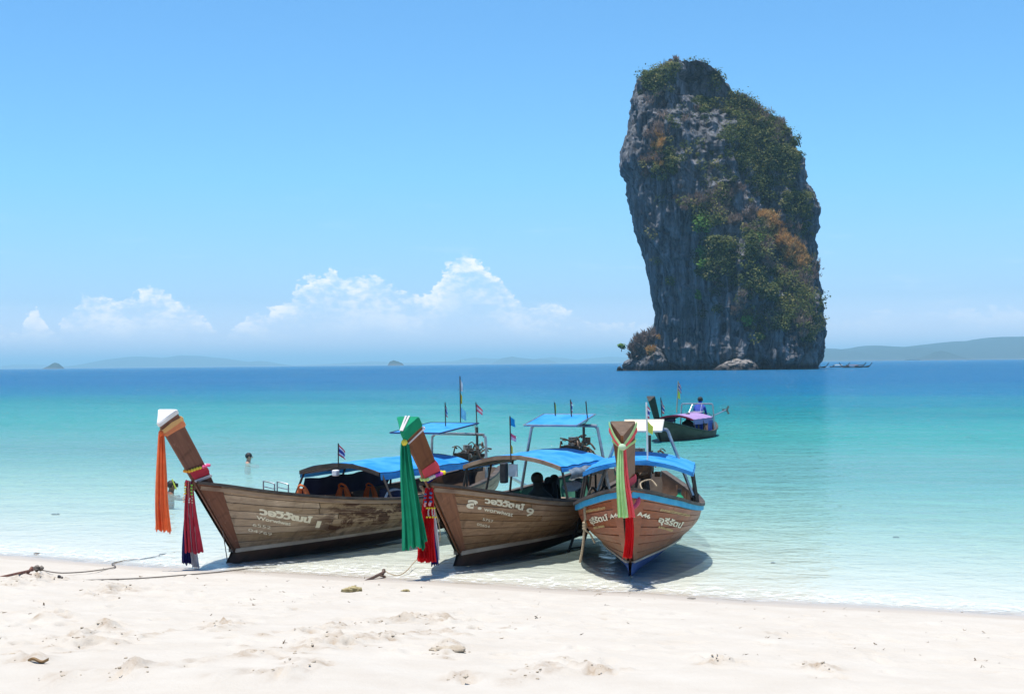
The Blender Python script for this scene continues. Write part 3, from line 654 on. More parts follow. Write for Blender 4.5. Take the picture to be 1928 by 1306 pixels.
bush('grass_tuft', on_y(1490, 661, 505), (2.2, 1.4, 1.0), gold_m, 'patch of golden grass on top of the large brown boulder', 'grass', n=200, size=0.8, kind='twig', stem=False)
bush('dry_bush', on_y(1516, 650, 506), (3.2, 1.6, 1.6), dry_m, 'dry twiggy bush on top of the large brown boulder', 'bush', n=300, size=1.0, kind='twig')

# ------------------------------------------------------------------ long-tail boats
def wood(name, a, b_, stain=None, *, along=0.0, stain_at=None, rough=0.65, fade=None, wear=0.5):
    """weathered planking: grain along the boat, streaks running down, stains, each plank a little different"""
    m_ = bpy.data.materials.new(name); m_.use_nodes = True; t = NT(m_.node_tree)
    tc_ = t.n('ShaderNodeTexCoord'); O = tc_.outputs['Object']; sp = t.n('ShaderNodeSeparateXYZ'); t.l(O, sp.inputs[0])
    if along:                                                       # grain turned to run up the raked timber
        mp = t.n('ShaderNodeMapping'); mp.inputs['Rotation'].default_value = (-along, 0, 0); t.l(O, mp.inputs['Vector']); O = mp.outputs[0]
    grain = t.noise(t.v('MULTIPLY', O, (3, 0.35, 9)), 3.2, 6, 0.65, 0.4); drip = t.noise(t.v('MULTIPLY', O, (2, 3.0, 0.35)), 2.6, 5, 0.65); blot = t.noise(O, 1.5, 6, 0.65)
    c = t.mix(t.map(grain, 0.33, 0.67), a, b_)
    c = t.mix(t.map(drip, 0.56, 0.74, 0, wear), c, tuple(x * 0.40 for x in b_))
    c = t.mix(t.map(blot, 0.55, 0.72, 0, 0.5), c, tuple(min(1, x * 1.35 + 0.02) for x in a))
    if fade: c = t.mix(t.map(t.m('ADD', sp.outputs[2], t.m('MULTIPLY', t.m('SUBTRACT', blot, 0.5), 0.5)), fade[1], fade[2]), fade[0], c)
    scum = t.m('MULTIPLY', t.map(sp.outputs[2], 0.16, 0.42, 1, 0), t.map(drip, 0.35, 0.62))        # waterline grime
    c = t.mix(t.m('MULTIPLY', scum, 0.75 if wear > 0.36 else 0.3), c, (0.055, 0.042, 0.03))
    pale = t.noise(t.v('MULTIPLY', O, (1, 1.3, 3.5)), 4.0, 7, 0.72, 0.6); c = t.mix(t.map(pale, 0.60, 0.68, 0, wear * 0.9), c, tuple(min(1, x * 1.5 + 0.05) for x in a))
    if stain:
        y0, y1, z0, z1 = stain_at
        msk = t.m('MULTIPLY', t.m('MULTIPLY', t.map(sp.outputs[1], y0, y0 + 0.5, 0, 1), t.map(sp.outputs[1], y1 - 0.7, y1, 1, 0)), t.m('MULTIPLY', t.map(sp.outputs[2], z0, z0 + 0.12), t.map(sp.outputs[2], z1 - 0.15, z1, 1, 0)))
        pt = t.noise(t.v('MULTIPLY', O, (1, 0.8, 2.4)), 2.3, 7, 0.68, 0.8)
        c = t.mix(t.m('MULTIPLY', msk, t.map(pt, 0.47, 0.53, 0, 0.92)), c, stain)
    oi = t.n('ShaderNodeObjectInfo'); hv = t.n('ShaderNodeHueSaturation'); t.l(c, hv.inputs['Color']); t.l(t.map(oi.outputs['Random'], 0, 1, 0.80, 1.18), hv.inputs['Value']); t.l(t.map(oi.outputs['Random'], 0, 1, 1.1, 0.85), hv.inputs['Saturation'])
    b = t.n('ShaderNodeBsdfPrincipled'); t.l(hv.outputs[0], b.inputs['Base Color']); b.inputs['Roughness'].default_value = rough; b.inputs['Specular IOR Level'].default_value = 0.2
    bp = t.n('ShaderNodeBump'); bp.inputs['Strength'].default_value = 0.6; bp.inputs['Distance'].default_value = 0.006; t.l(grain, bp.inputs['Height']); t.l(bp.outputs[0], b.inputs['Normal'])
    o = t.n('ShaderNodeOutputMaterial'); t.l(b.outputs[0], o.inputs[0]); return m_
grey_wood = wood('grey_brown_planking', (0.37, 0.265, 0.175), (0.235, 0.16, 0.10), (0.060, 0.022, 0.013), stain_at=(-4.6, -0.75, 0.20, 0.86))
tan_wood = wood('brown_planking', (0.33, 0.20, 0.115), (0.20, 0.11, 0.06), wear=0.6)
red_wood = wood('varnished_planking', (0.30, 0.075, 0.022), (0.19, 0.042, 0.013), rough=0.45, fade=((0.30, 0.150, 0.070), 0.10, 0.55), wear=0.35)
dark_wood = wood('old_dark_planking', (0.15, 0.095, 0.06), (0.08, 0.05, 0.034))
prow_a = wood('varnished_prow', (0.17, 0.062, 0.032), (0.10, 0.034, 0.018), rough=0.42, wear=0.55, along=0.86)
prow_b = wood('orange_prow', (0.21, 0.076, 0.030), (0.125, 0.042, 0.018), rough=0.40, wear=0.55, along=0.86)
prow_d = wood('dark_prow', (0.05, 0.042, 0.036), (0.03, 0.026, 0.024))
rail_dark = mat('rail_dark', (0.045, 0.035, 0.03), (0.10, 0.075, 0.055), 5)
rail_tan = mat('rail_tan', (0.36, 0.24, 0.15), (0.22, 0.13, 0.08), 5, stretch=(1, .3, 1))
rail_blue = mat('rail_blue', (0.02, 0.28, 0.52), (0.05, 0.36, 0.58), 5)
strake_m = mat('pale_strake', (0.44, 0.37, 0.29), (0.30, 0.24, 0.185), 4, stretch=(1, .3, 1))
bottom_m = mat('bottom_paint', (0.085, 0.045, 0.03), (0.05, 0.03, 0.022), 5)
bottom_blue = mat('bottom_blue', (0.02, 0.06, 0.22), (0.03, 0.08, 0.26), 5)
inner_m = mat('inner_wood', (0.17, 0.105, 0.065), (0.10, 0.06, 0.04), 5, stretch=(1, .3, 1))
inner_green = mat('inner_green', (0.06, 0.20, 0.13), (0.04, 0.15, 0.10), 5)
deck_m = mat('deck_boards', (0.34, 0.25, 0.17), (0.22, 0.15, 0.10), 6, stretch=(1, .3, 1), rnd=0.15)
caulk_m = mat('caulking', (0.07, 0.05, 0.036), (0.10, 0.075, 0.055), 9)
paint_cream = mat('cream_paint', (0.70, 0.64, 0.50), (0.58, 0.50, 0.38), 14, lo=0.5, hi=0.75)
paint_gold = mat('gold_paint', (0.62, 0.46, 0.20), (0.50, 0.36, 0.15), 14)
tarp_blue = mat('blue_tarp', (0.012, 0.23, 0.62), (0.06, 0.33, 0.68), 2.6, rough=0.5, bump=0.03, bscale=4, trans=0.12)
tarp_white = mat('pale_lining', (0.55, 0.54, 0.50), (0.45, 0.44, 0.41), 3, trans=0.15)
tarp_cream = mat('cream_tarp', (0.78, 0.66, 0.44), (0.74, 0.62, 0.42), 2, bump=0.01, bscale=5)
tarp_purple = mat('purple_tarp', (0.33, 0.21, 0.40), (0.28, 0.18, 0.36), 2, bump=0.01, bscale=5)
navy_m = mat('navy_cloth', (0.012, 0.018, 0.06), (0.02, 0.028, 0.08), 5)
steel_m = mat('galvanised_pipe', (0.42, 0.44, 0.46), (0.28, 0.29, 0.30), 9, rough=0.35, metal=0.7)
black_m = mat('black_steel', (0.018, 0.018, 0.02), (0.04, 0.035, 0.03), 9, rough=0.5)
post_m = mat('dark_post', (0.06, 0.045, 0.035), (0.03, 0.025, 0.02), 9)
engine_m = mat('greasy_iron', (0.05, 0.042, 0.036), (0.14, 0.085, 0.05), 14, rough=0.55, metal=0.4)
engine_l = mat('worn_alloy', (0.30, 0.28, 0.25), (0.12, 0.10, 0.08), 14, rough=0.45, metal=0.6)
rope_m = mat('rope_fibre', (0.42, 0.33, 0.21), (0.26, 0.19, 0.12), 60, bump=0.004, bscale=160)
rope_d = mat('old_rope', (0.17, 0.14, 0.11), (0.10, 0.08, 0.065), 60)
rust_m = mat('rusty_iron', (0.20, 0.075, 0.04), (0.09, 0.04, 0.03), 30)
rubber_m = mat('black_plastic', (0.015, 0.015, 0.017), (0.03, 0.03, 0.03), 9)
orange_m = mat('orange_nylon', (0.85, 0.20, 0.05), (0.75, 0.16, 0.04), 8, bump=0.01, bscale=20)
white_m = mat('white_plastic', (0.72, 0.73, 0.74), (0.6, 0.6, 0.6), 6)
clear_m = mat('cloudy_plastic_sheet', (0.46, 0.49, 0.50), (0.30, 0.33, 0.35), 6, rough=0.3, bump=0.02, bscale=9, trans=0.4)
CLOTH = {}
def cloth_mat(c, k=0.30):
    if c not in CLOTH: CLOTH[c] = mat('cloth', c, tuple(x * 0.86 for x in c), 9, rough=0.85, trans=k, spec=0.15)
    return CLOTH[c]
ORANGE, RED, CRIM, NAVY, WHITE, GREEN_, PALEG, CORAL, YEL, PINK, SKYB = (0.88, 0.19, 0.06), (0.76, 0.016, 0.022), (0.60, 0.055, 0.085), (0.022, 0.022, 0.13), (0.78, 0.73, 0.74), (0.010, 0.26, 0.13), (0.50, 0.78, 0.34), (0.92, 0.13, 0.14), (0.86, 0.68, 0.08), (0.80, 0.24, 0.42), (0.06, 0.45, 0.75)
STEM_TAN = 0.85
GT = [0, .10, .22, .34, .46, .57, .68, .78, .86, .93, 1.0]
G_S = [7.3, 6.5, 5.4, 4.3, 3.2, 2.2, 1.25, .45, -.15, -.6, -1.0]
G_B = [.24, .52, .77, .91, .96, .93, .83, .67, .48, .28, .05]
G_Z = [.86, .75, .67, .63, .655, .72, .82, .93, 1.03, 1.12, 1.19]
C_S = [7.0, 6.3, 5.35, 4.35, 3.4, 2.5, 1.65, .95, .45, .10, -.14]
C_B = [.10, .32, .50, .60, .60, .53, .41, .28, .18, .10, .03]
C_Z = [.26, .20, .17, .16, .165, .17, .17, .17, .17, .17, .165]
def pch(x, xs, ys):
    """smooth interpolation through the stations"""
    x = np.clip(x, xs[0], xs[-1]); xs, ys = np.array(xs), np.array(ys); h_ = np.diff(xs); d = np.diff(ys) / h_
    m_ = np.zeros(len(xs)); m_[0], m_[-1] = d[0], d[-1]
    m_[1:-1] = (d[:-1] * h_[1:] + d[1:] * h_[:-1]) / (h_[:-1] + h_[1:])
    k = np.clip(np.searchsorted(xs, x) - 1, 0, len(xs) - 2); t_ = (x - xs[k]) / h_[k]
    return ((2 * t_**3 - 3 * t_**2 + 1) * ys[k] + (t_**3 - 2 * t_**2 + t_) * h_[k] * m_[k] + (-2 * t_**3 + 3 * t_**2) * ys[k + 1] + (t_**3 - t_**2) * h_[k] * m_[k + 1])
class Hull:
    def __init__(s, aft=1.0, beam=1.0, sheer=0.0, stem=STEM_TAN): s.aft, s.beam, s.sheer, s.stem = aft, beam, sheer, stem
    def _s(s, v): return np.where(v > 0.45, 0.45 + (v - 0.45) * s.aft, np.where(v < 0, v * s.stem / STEM_TAN, v))
    def gun(s, t): t = np.asarray(t, float); return -s._s(pch(t, GT, G_S)), s.beam * pch(t, GT, G_B), pch(t, GT, G_Z) + s.sheer * np.clip(0.7 - t, 0, 1)
    def chi(s, t): t = np.asarray(t, float); return -s._s(pch(t, GT, C_S)), s.beam * pch(t, GT, C_B), pch(t, GT, C_Z)
    def surf(s, side, t, w_, off=0.0):
        """point of the side at station t, height w (0 chine, 1 gunwale); side +1 starboard, -1 port"""
        gy_, gb, gz = s.gun(t); cy, cb_, cz = s.chi(t)
        bul = 0.11 * np.sin(np.pi * np.clip(w_, 0, 1)) * (1 - np.clip(t, 0, 1) ** 5) * s.beam
        y = cy + (gy_ - cy) * w_; b = cb_ + (gb - cb_) * w_ + bul; z = cz + (gz - cz) * w_
        return np.stack([side * (b + off), y, z], -1)
    def normal(s, side, t, w_):
        e = 1e-3; a = s.surf(side, t + e, w_) - s.surf(side, t - e, w_); b = s.surf(side, t, w_ + e) - s.surf(side, t, w_ - e)
        n = np.cross(a, b); n /= np.linalg.norm(n, axis=-1, keepdims=True); return n * np.where(n[..., :1] * side < 0, -1, 1)
    def out(s, side, t, w_, off): return s.surf(side, t, w_) + s.normal(side, t, w_) * off
    def t_at(s, aft):
        ts = np.linspace(0, 1, 400); return float(np.interp(-aft, s.gun(ts)[0], ts))

class Frame:
    """a boat's own axes: y to the bow, x to starboard; origin on the ground under the foot of the stem"""
    def __init__(s, foot_uv, a_deg, z=0.0, xyz=None):
        p = on_z(*foot_uv, 0.0) if xyz is None else np.array(xyz); s.o = np.array([p[0], p[1], z]); a = R_(a_deg)
        s.f = np.array([math.sin(a), -math.cos(a), 0]); s.r = np.array([s.f[1], -s.f[0], 0]); s.rz = math.atan2(-s.f[0], s.f[1])
    def w(s, x, y, z): return s.o + s.r * x + s.f * y + np.array([0, 0, z])
    def at(s, u, v, port): 
        """local point seen at u, v lying a given distance to port of the middle line"""
        d = sight(u, v); pv_ = -s.r; k = (port - np.dot(EYE - s.o, pv_)) / np.dot(d, pv_); p = EYE + d * k - s.o
        return np.array([np.dot(p, s.r), np.dot(p, s.f), p[2]])

def sweep(mb, pts, outs, w_, h_):
    rows_ = []
    for p, o in zip(pts, outs):
        u = np.array([0, 0, 1.0]); rows_.append([p - o * w_ * .35 - u * h_ / 2, p + o * w_ * .65 - u * h_ / 2, p + o * w_ * .65 + u * h_ / 2, p - o * w_ * .35 + u * h_ / 2])
    mb.grid(rows_, True); n = len(rows_); b = len(mb.v) - 4 * n
    mb.f += [(b, b + 1, b + 2, b + 3), tuple(b + 4 * (n - 1) + k for k in (3, 2, 1, 0))]; mb.mi += [mb.cur] * 2

def lettering(hull, side, text, t0, w0, size, parent, material, shear=0.22, gap=1.0, slope=0.0, bold=0.0, name='lettering'):
    """paint text on the hull's side; it reads left to right as one stands outside"""
    cu = bpy.data.curves.new(name, 'FONT'); cu.body = text; cu.size = size; cu.offset = bold; cu.resolution_u = 3; cu.space_character = gap
    o = bpy.data.objects.new(name, cu); COL.objects.link(o)
    dg = bpy.context.evaluated_depsgraph_get(); me = bpy.data.meshes.new_from_object(o.evaluated_get(dg)); bpy.data.objects.remove(o)
    co = np.empty(len(me.vertices) * 3); me.vertices.foreach_get('co', co); co = co.reshape(-1, 3)
    X, Y = co[:, 0] + shear * co[:, 1], co[:, 1] + slope * co[:, 0]
    ts = np.linspace(0.02, 0.99, 500); c_ = hull.surf(side, ts, w0); ds = np.concatenate([[0], np.cumsum(np.linalg.norm(np.diff(c_, axis=0), axis=1))])
    d0 = np.interp(t0, ts, ds)
    t_ = np.interp(d0 - X if side < 0 else d0 + X, ds, ts)          # port side reads from bow to stern
    hgt = np.linalg.norm(hull.surf(side, t_, 1.0) - hull.surf(side, t_, 0.0), axis=-1)
    V = hull.out(side, t_, w0 + Y / hgt, 0.019)
    me.vertices.foreach_set('co', V.ravel()); me.update(); me.materials.clear(); me.materials.append(material)
    return link(bpy.data.objects.new(name, me), parent)

def prow_ring(hull, z_top, z, grow=0.0, k_=0.0):
    """the section of the prow timber whose front edge stands at height z"""
    ax = np.array([0, hull.stem, 1.0]); ax /= np.linalg.norm(ax); dp = np.array([0, -ax[2], ax[1]]); X_ = np.array([1.0, 0, 0])
    f_ = z / z_top; c = np.array([0, hull.stem * z, z]); wd = 0.035 + 0.055 * min(f_ * 1.8, 1) + 0.065 * max(f_ - 0.45, 0) / .55; d = 0.10 + 0.15 * min(f_ * 1.9, 1) + 0.02 * f_
    g = grow; wd += g; c = c - dp * g * 1.3 + ax * k_; d += 2.3 * g
    return [c - X_ * (0.014 + g * .6) + dp * 0.004, c + X_ * (0.014 + g * .6) + dp * 0.004, c + X_ * (wd * .55) + dp * (d * .5), c + X_ * wd + dp * (d * .94), c + X_ * (wd * .9) + dp * d, c - X_ * (wd * .9) + dp * d, c - X_ * wd + dp * (d * .94), c - X_ * (wd * .55) + dp * (d * .5)]
def make_boat(name, label, fr, hull, M_, prow_top, detail=True, group=None):
    root = empty(name, fr.o, fr.rz, label, 'long-tail boat', group)
    n = 46 if detail else 18; T = np.linspace(0, 1, n)
    h = MB(); W = np.linspace(0, 1, 6)
    for side in (1, -1):                                            # backing skin seen in the seams
        h.mat(0).grid([[hull.surf(side, t_, w_) for w_ in W] for t_ in T])
        h.mat(1).grid([[hull.surf(side, t_, w_, -0.045) for w_ in np.linspace(0.02, 1, 5)] for t_ in T])
    def keel(t_):
        cy, cb_, cz = hull.chi(t_); z = -0.16 * np.sin(np.pi * min(max(t_, 0), 1) ** 0.9) ** 0.8
        return np.array([0, float(cy) + (0.14 if t_ > 0.9 else 0) * (t_ - .9) * 10 * 1.0, float(z) if t_ > 0.02 else 0.1])
    for side in (1, -1):
        rows_ = []
        for t_ in T:
            c = hull.surf(side, t_, 0.0); k = keel(t_); md = (c + k) / 2 + np.array([side * 0.10 * abs(c[0]), 0, -0.05 * abs(c[0])]); rows_.append([k + np.array([side * 0.02, 0, 0]), md, c])
        h.mat(2).grid(rows_)
    h.mat(0).grid([[hull.surf(1, 0, w_), hull.surf(-1, 0, w_)] for w_ in W])
    ho = h.build('hull', [caulk_m if detail else M_['plank'], M_.get('inner', inner_m), M_.get('bottom', bottom_m)], root, True)
    # planks, each its own piece
    if detail:
        rp = random.Random(sum(map(ord, name + label))); NS = 8
        for side in (1, -1):
            for k in range(NS):
                cuts = [0.0] + sorted(rp.uniform(a - .07, a + .07) for a in ((.22, .45, .68) if k % 2 else (.30, .52, .74))) + [0.945 + 0.024 * (1 - k / NS)]
                for a, b_ in zip(cuts[:-1], cuts[1:]):
                    w0, w1 = (k + 0.022) / NS, (k + 1 - 0.022) / NS; off = 0.012 + rp.uniform(-0.003, 0.003)
                    tt = np.linspace(a + 0.0012, b_ - 0.0012, max(4, int((b_ - a) * 34))); p = MB(); rows_ = []
                    for t_ in tt: rows_.append([hull.out(side, t_, w0, 0.001), hull.out(side, t_, w0 + .004, off), hull.out(side, t_, w1 - .004, off), hull.out(side, t_, w1, 0.001)])
                    p.grid(rows_); p.f += [(0, 1, 2, 3), tuple(4 * (len(tt) - 1) + q for q in (3, 2, 1, 0))]; p.mi += [0, 0]
                    p.build('plank', M_['plank'], ho)
        for side in (1, -1):                                        # broad cheek boards where the planks run into the stem
            p = MB(); tt = np.linspace(0.946, 0.999, 7)
            p.grid([[hull.out(side, min(t_ + 0.023 * (1 - w_) * (1 - (t_ - .946) / .053), .999), w_, 0.016) for w_ in np.linspace(0.0, 1, 8)] for t_ in tt]); p.build('bow_cheek', M_['cheek'], root, True)
    for side in (1, -1):
        tt = np.linspace(0.0, 0.998, n); p = MB(); P_s = [hull.surf(side, t_, 1.0) + np.array([0, 0, 0.012]) for t_ in tt]; N_s = [hull.normal(side, t_, 0.98) * np.array([1, 1, 0]) for t_ in tt]
        sweep(p, P_s, N_s, 0.10, 0.038); p.build('gunwale_rail', M_.get('rail', rail_dark), root)
        if detail:
            p = MB(); sweep(p, [hull.surf(side, t_, 0.985 - 0.05) for t_ in tt], N_s, 0.07, M_.get('rub_h', 0.055)); p.build('rub_rail', M_.get('rub', rail_tan), root)
            p = MB(); sweep(p, [hull.surf(side, t_, 0.0) + np.array([0, 0, 0.0]) for t_ in tt], N_s, 0.07, M_.get('chine_h', 0.055)); p.build('chine_rail', M_.get('chine', strake_m), root)
    # stem and prow: one raked three-sided timber, cut square across its head
    zs = [0.0, 0.15, 0.45, 0.8, 1.05, 1.15, 1.25, 1.4, 1.6, 1.8, prow_top] if detail else [0, .5, 1.0, 1.2, 1.5, prow_top]
    p = MB(); p.mat(0).grid([prow_ring(hull, prow_top, z) for z in zs], True); m_ = len(zs); p.mat(1); p.f += [tuple(8 * (m_ - 1) + k for k in range(8))]; p.mi += [1]
    p.build('prow', [M_['prow'], M_.get('prow_end', M_['prow'])], root, True)
    # floor, foredeck, thwarts
    fl = MB(); zf = 0.13
    def half(t_, z): 
        cz = float(hull.chi(t_)[2]); gz = float(hull.gun(t_)[2]); return hull.surf(1, t_, max(0.0, (z - cz) / (gz - cz)), -0.05)
    tt = np.linspace(0.06, 0.9, 18); fl.grid([[half(t_, zf + .06) * np.array([-1, 1, 1]), half(t_, zf + .06)] for t_ in tt]); fl.build('floor', deck_m, root)
    if detail:
        for k in range(7):
            ta, tb = 0.78 + 0.022 * k, 0.78 + 0.022 * (k + 1) - 0.0025; p = MB(); q = []
            for t_ in (ta, tb):
                z = float(hull.gun(t_)[2]) - 0.13; a = half(t_, z); q.append((a[0], a[1], z))
            (x0, y0, z0), (x1, y1, z1) = q
            p.add([(-x0, y0, z0), (x0, y0, z0), (x1, y1, z1), (-x1, y1, z1), (-x0, y0, z0 - .025), (x0, y0, z0 - .025), (x1, y1, z1 - .025), (-x1, y1, z1 - .025)], [(0, 1, 2, 3), (4, 7, 6, 5), (0, 4, 5, 1), (1, 5, 6, 2), (2, 6, 7, 3), (3, 7, 4, 0)])
            p.build('foredeck_plank', deck_m, root)
        for t_ in (0.20, 0.36, 0.50, 0.64):
            z = float(hull.gun(t_)[2]) - 0.22; a = half(t_, z); MB().box((0, a[1], z), (2 * a[0], 0.24, 0.035)).build('thwart', deck_m, root)
        for t_ in np.linspace(0.12, 0.84, 10):                      # frames
            for side in (1, -1):
                p = MB(); q = [hull.surf(side, t_, w_, -0.055) for w_ in (0.05, .35, .7, .97)]; p.tube(q, 0.022, 4); p.build('frame_rib', M_.get('inner', inner_m), root)
    return root

def roof(root, hull, s0, s1, hw, z_edge, rise, mats, post_t, drop=0.07, post=post_m, arch=12, tarp_from=0.0, lift=0.0):
    """arched awning from s0 to s1 aft of the foot; mats = (top, underside, rim)"""
    c = MB(); th_ = 0.022
    def pt(k, s, dz=0): x = hw * (2 * k / arch - 1); return np.array([x, -s, z_edge + rise * (1 - (2 * k / arch - 1) ** 2) + lift * (s - s0) / (s1 - s0) + dz])
    ss = np.linspace(s0, s1, 25)
    sag = lambda s: 0.014 * math.sin((s - s0) / (s1 - s0) * math.pi * 4) ** 2
    wr = lambda k, s: 0.012 * vnoise(k * 0.8 + s0, s * 3.1, hw * 9, 12) * (0 < k < arch)
    c.mat(0).grid([[pt(k, s, th_ + 0.012 - sag(s) + float(wr(k, s))) for k in range(arch + 1)] for s in ss])
    c.mat(1).grid([[pt(k, s, -0.03 - 0.4 * sag(s)) for k in range(arch, -1, -1)] for s in ss])
    c.mat(0)
    for kk in (0, arch):
        x = hw if kk else -hw; c.grid([[pt(kk, s, th_ - sag(s)), pt(kk, s, -drop - 0.006 * math.sin(s * 7)) + np.array([math.copysign(.012, x), 0, 0])] for s in ss])
    co = c.build('awning', mats[:2], root, True)
    for s in (s0 - 0.012, s1 + 0.012):
        r = MB(); r.grid([[pt(k, s, -0.03) + np.array([0, .02, 0]), pt(k, s, -0.03) + np.array([0, -.02, 0]), pt(k, s, th_ + .008) + np.array([0, -.02, 0]), pt(k, s, th_ + .008) + np.array([0, .02, 0])] for k in range(arch + 1)], True); r.build('rim', mats[2], co)
    for s in np.linspace(s0 + .1, s1 - .1, 5):
        r = MB(); r.tube([pt(k, s, -0.025) for k in range(arch + 1)], 0.013, 5); r.build('rafter', post, co)
    for s in post_t:
        for side in (1, -1):
            t_ = hull.t_at(s); g = hull.surf(side, t_, 1.0); x = side * (hw - 0.02); f_ = (s - s0) / (s1 - s0)
            MB().tube([(g[0] * .97, g[1], g[2]), (x, -s, z_edge + lift * f_)], 0.019, 6).build('post', post, co)
    return co

def rear_hoop(root, hull, s, hw, z_top, pan, mats, pipe=steel_m, r=0.026):
    """bent-pipe hoop over the helmsman with a small flat awning on top; pan = (s front, s back, half-width, z front, z back)"""
    t_ = hull.t_at(s); g = hull.surf(1, t_, 1.0); gz = float(g[2]); p = MB(); c = 0.13
    pts = smooth_curve([(-g[0] * .95, -s, gz), (-hw, -s, z_top - c), (-hw + .04, -s, z_top - .03), (-hw + c, -s, z_top), (hw - c, -s, z_top), (hw - .04, -s, z_top - .03), (hw, -s, z_top - c), (g[0] * .95, -s, gz)], 5)
    p.tube(pts, r, 8); ho = p.build('hoop', pipe, root, True)
    f0, f1, w_, z0, z1 = pan; c = MB(); n = 6
    rows_ = [[np.array([w_ * (2 * k / 8 - 1), -(f0 + (f1 - f0) * j / n), z0 + (z1 - z0) * j / n - 0.015 * math.sin(math.pi * k / 8) * math.sin(math.pi * j / n)]) for k in range(9)] for j in range(n + 1)]
    c.mat(0).grid(rows_); c.mat(1).grid([[q - np.array([0, 0, .018]) for q in r_[::-1]] for r_ in rows_])
    ed = [rows_[0][k] for k in range(9)] + [rows_[j][8] for j in range(1, n + 1)] + [rows_[n][k] for k in range(7, -1, -1)] + [rows_[j][0] for j in range(n - 1, 0, -1)]
    c.mat(0).grid([[q, q - np.array([0, 0, .018])] for q in ed + ed[:1]])
    po = c.build('rear_awning', mats, root, True)
    e = MB(); e.tube(ed + ed[:1], 0.012, 5); e.build('edge_cord', mats[-1], po)
    for x in (-w_ * .9, w_ * .9):
        for ff, zz_ in ((f0 + .05, z0), (f1 - .05, z1)):
            MB().tube([(x * .8, -s, z_top), (x, -ff, zz_ - .015)], 0.011, 5).build('brace', pipe, po)
    return ho

def engine(root, c, tall=0.34, seed=1, tail=True, tip=-0.95):
    """a car engine on its swivel post, with a long propeller shaft behind"""
    r = random.Random(seed); x, y, z = c; e = MB()
    e.mat(0).box((x, y, z), (0.26, 0.44, 0.22)).box((x, y, z + .14), (0.16, 0.38, 0.09)).box((x + .12, y + .02, z + .12), (0.12, 0.36, 0.08)).box((x, y, z - .15), (0.24, 0.40, 0.10))
    for k in range(4): e.tube([(x + .16, y - .17 + .11 * k, z + .10), (x + .25, y - .17 + .11 * k, z + .04), (x + .25, y - .17 + .11 * k, z - .08)], 0.022, 6)
    for k in range(30):
        a = np.array([x + r.uniform(-.24, .24), y + r.uniform(-.28, .28), z + r.uniform(-.05, .26)]); b_ = a + np.array([r.uniform(-.2, .2), r.uniform(-.2, .2), r.uniform(-.16, .1)])
        e.tube(smooth_curve([a, (a + b_) / 2 + np.array([0, 0, r.uniform(.02, .09)]), b_], 4), r.uniform(.008, .018), 5)
    for k in range(20): e.box((x + r.uniform(-.24, .24), y + r.uniform(-.26, .26), z + r.uniform(-.14, .24)), (r.uniform(.03, .11), r.uniform(.03, .11), r.uniform(.03, .11)), Rz(r.uniform(0, 1.5)))
    eo = e.build('engine', [engine_m], root)
    p = MB()
    for (dx, dz, rr) in ((0, -.04, .10), (-.10, .10, .05), (.11, .08, .06), (0, .17, .04)): p.tube([(x + dx, y + .26, z + dz), (x + dx, y + .31, z + dz)], rr, 14)
    p.build('pulley', engine_l, eo)
    MB().tube([(x - .10, y - .02, z + .22), (x - .10, y - .02, z + .22 + .05), (x - .10, y - .02, z + .22 + tall)], [0.03, 0.024, 0.024], 8).build('exhaust_pipe', black_m, eo)
    MB().tube([(x + .06, y + .06, z + .19), (x + .06, y + .06, z + .29)], 0.085, 12).build('air_filter', engine_l, eo)
    MB().box((x, y + .40, z + .04), (0.30, 0.05, 0.24)).build('radiator', engine_m, eo)
    MB().tube([(x, y, -.1 + .45), (x, y, z - .18)], 0.06, 8).build('swivel_post', black_m, eo)
    MB().tube(smooth_curve([(x, y + .2, z - .1), (x + .22, y + .55, z - .02), (x + .26, y + 1.0, z + .10)], 5), 0.017, 6).build('steering_handle', steel_m, eo)
    if tail:
        MB().tube([(x, y - .25, z), (x, y - 3.2, z + tip)], 0.03, 7).build('propeller_shaft', steel_m, eo)
        b_ = MB().tube([(x, y - 3.2, z + tip), (x, y - 3.32, z + tip * 1.03)], 0.045, 8)
        for k in range(3): a = k * 2.094; b_.box((x + .10 * math.cos(a), y - 3.27, z + tip + .10 * math.sin(a)), (0.17, 0.02, 0.08), np.array([[math.cos(a), 0, -math.sin(a)], [0, 1, 0], [math.sin(a), 0, math.cos(a)]]))
        b_.build('propeller', engine_l, eo)
    return eo

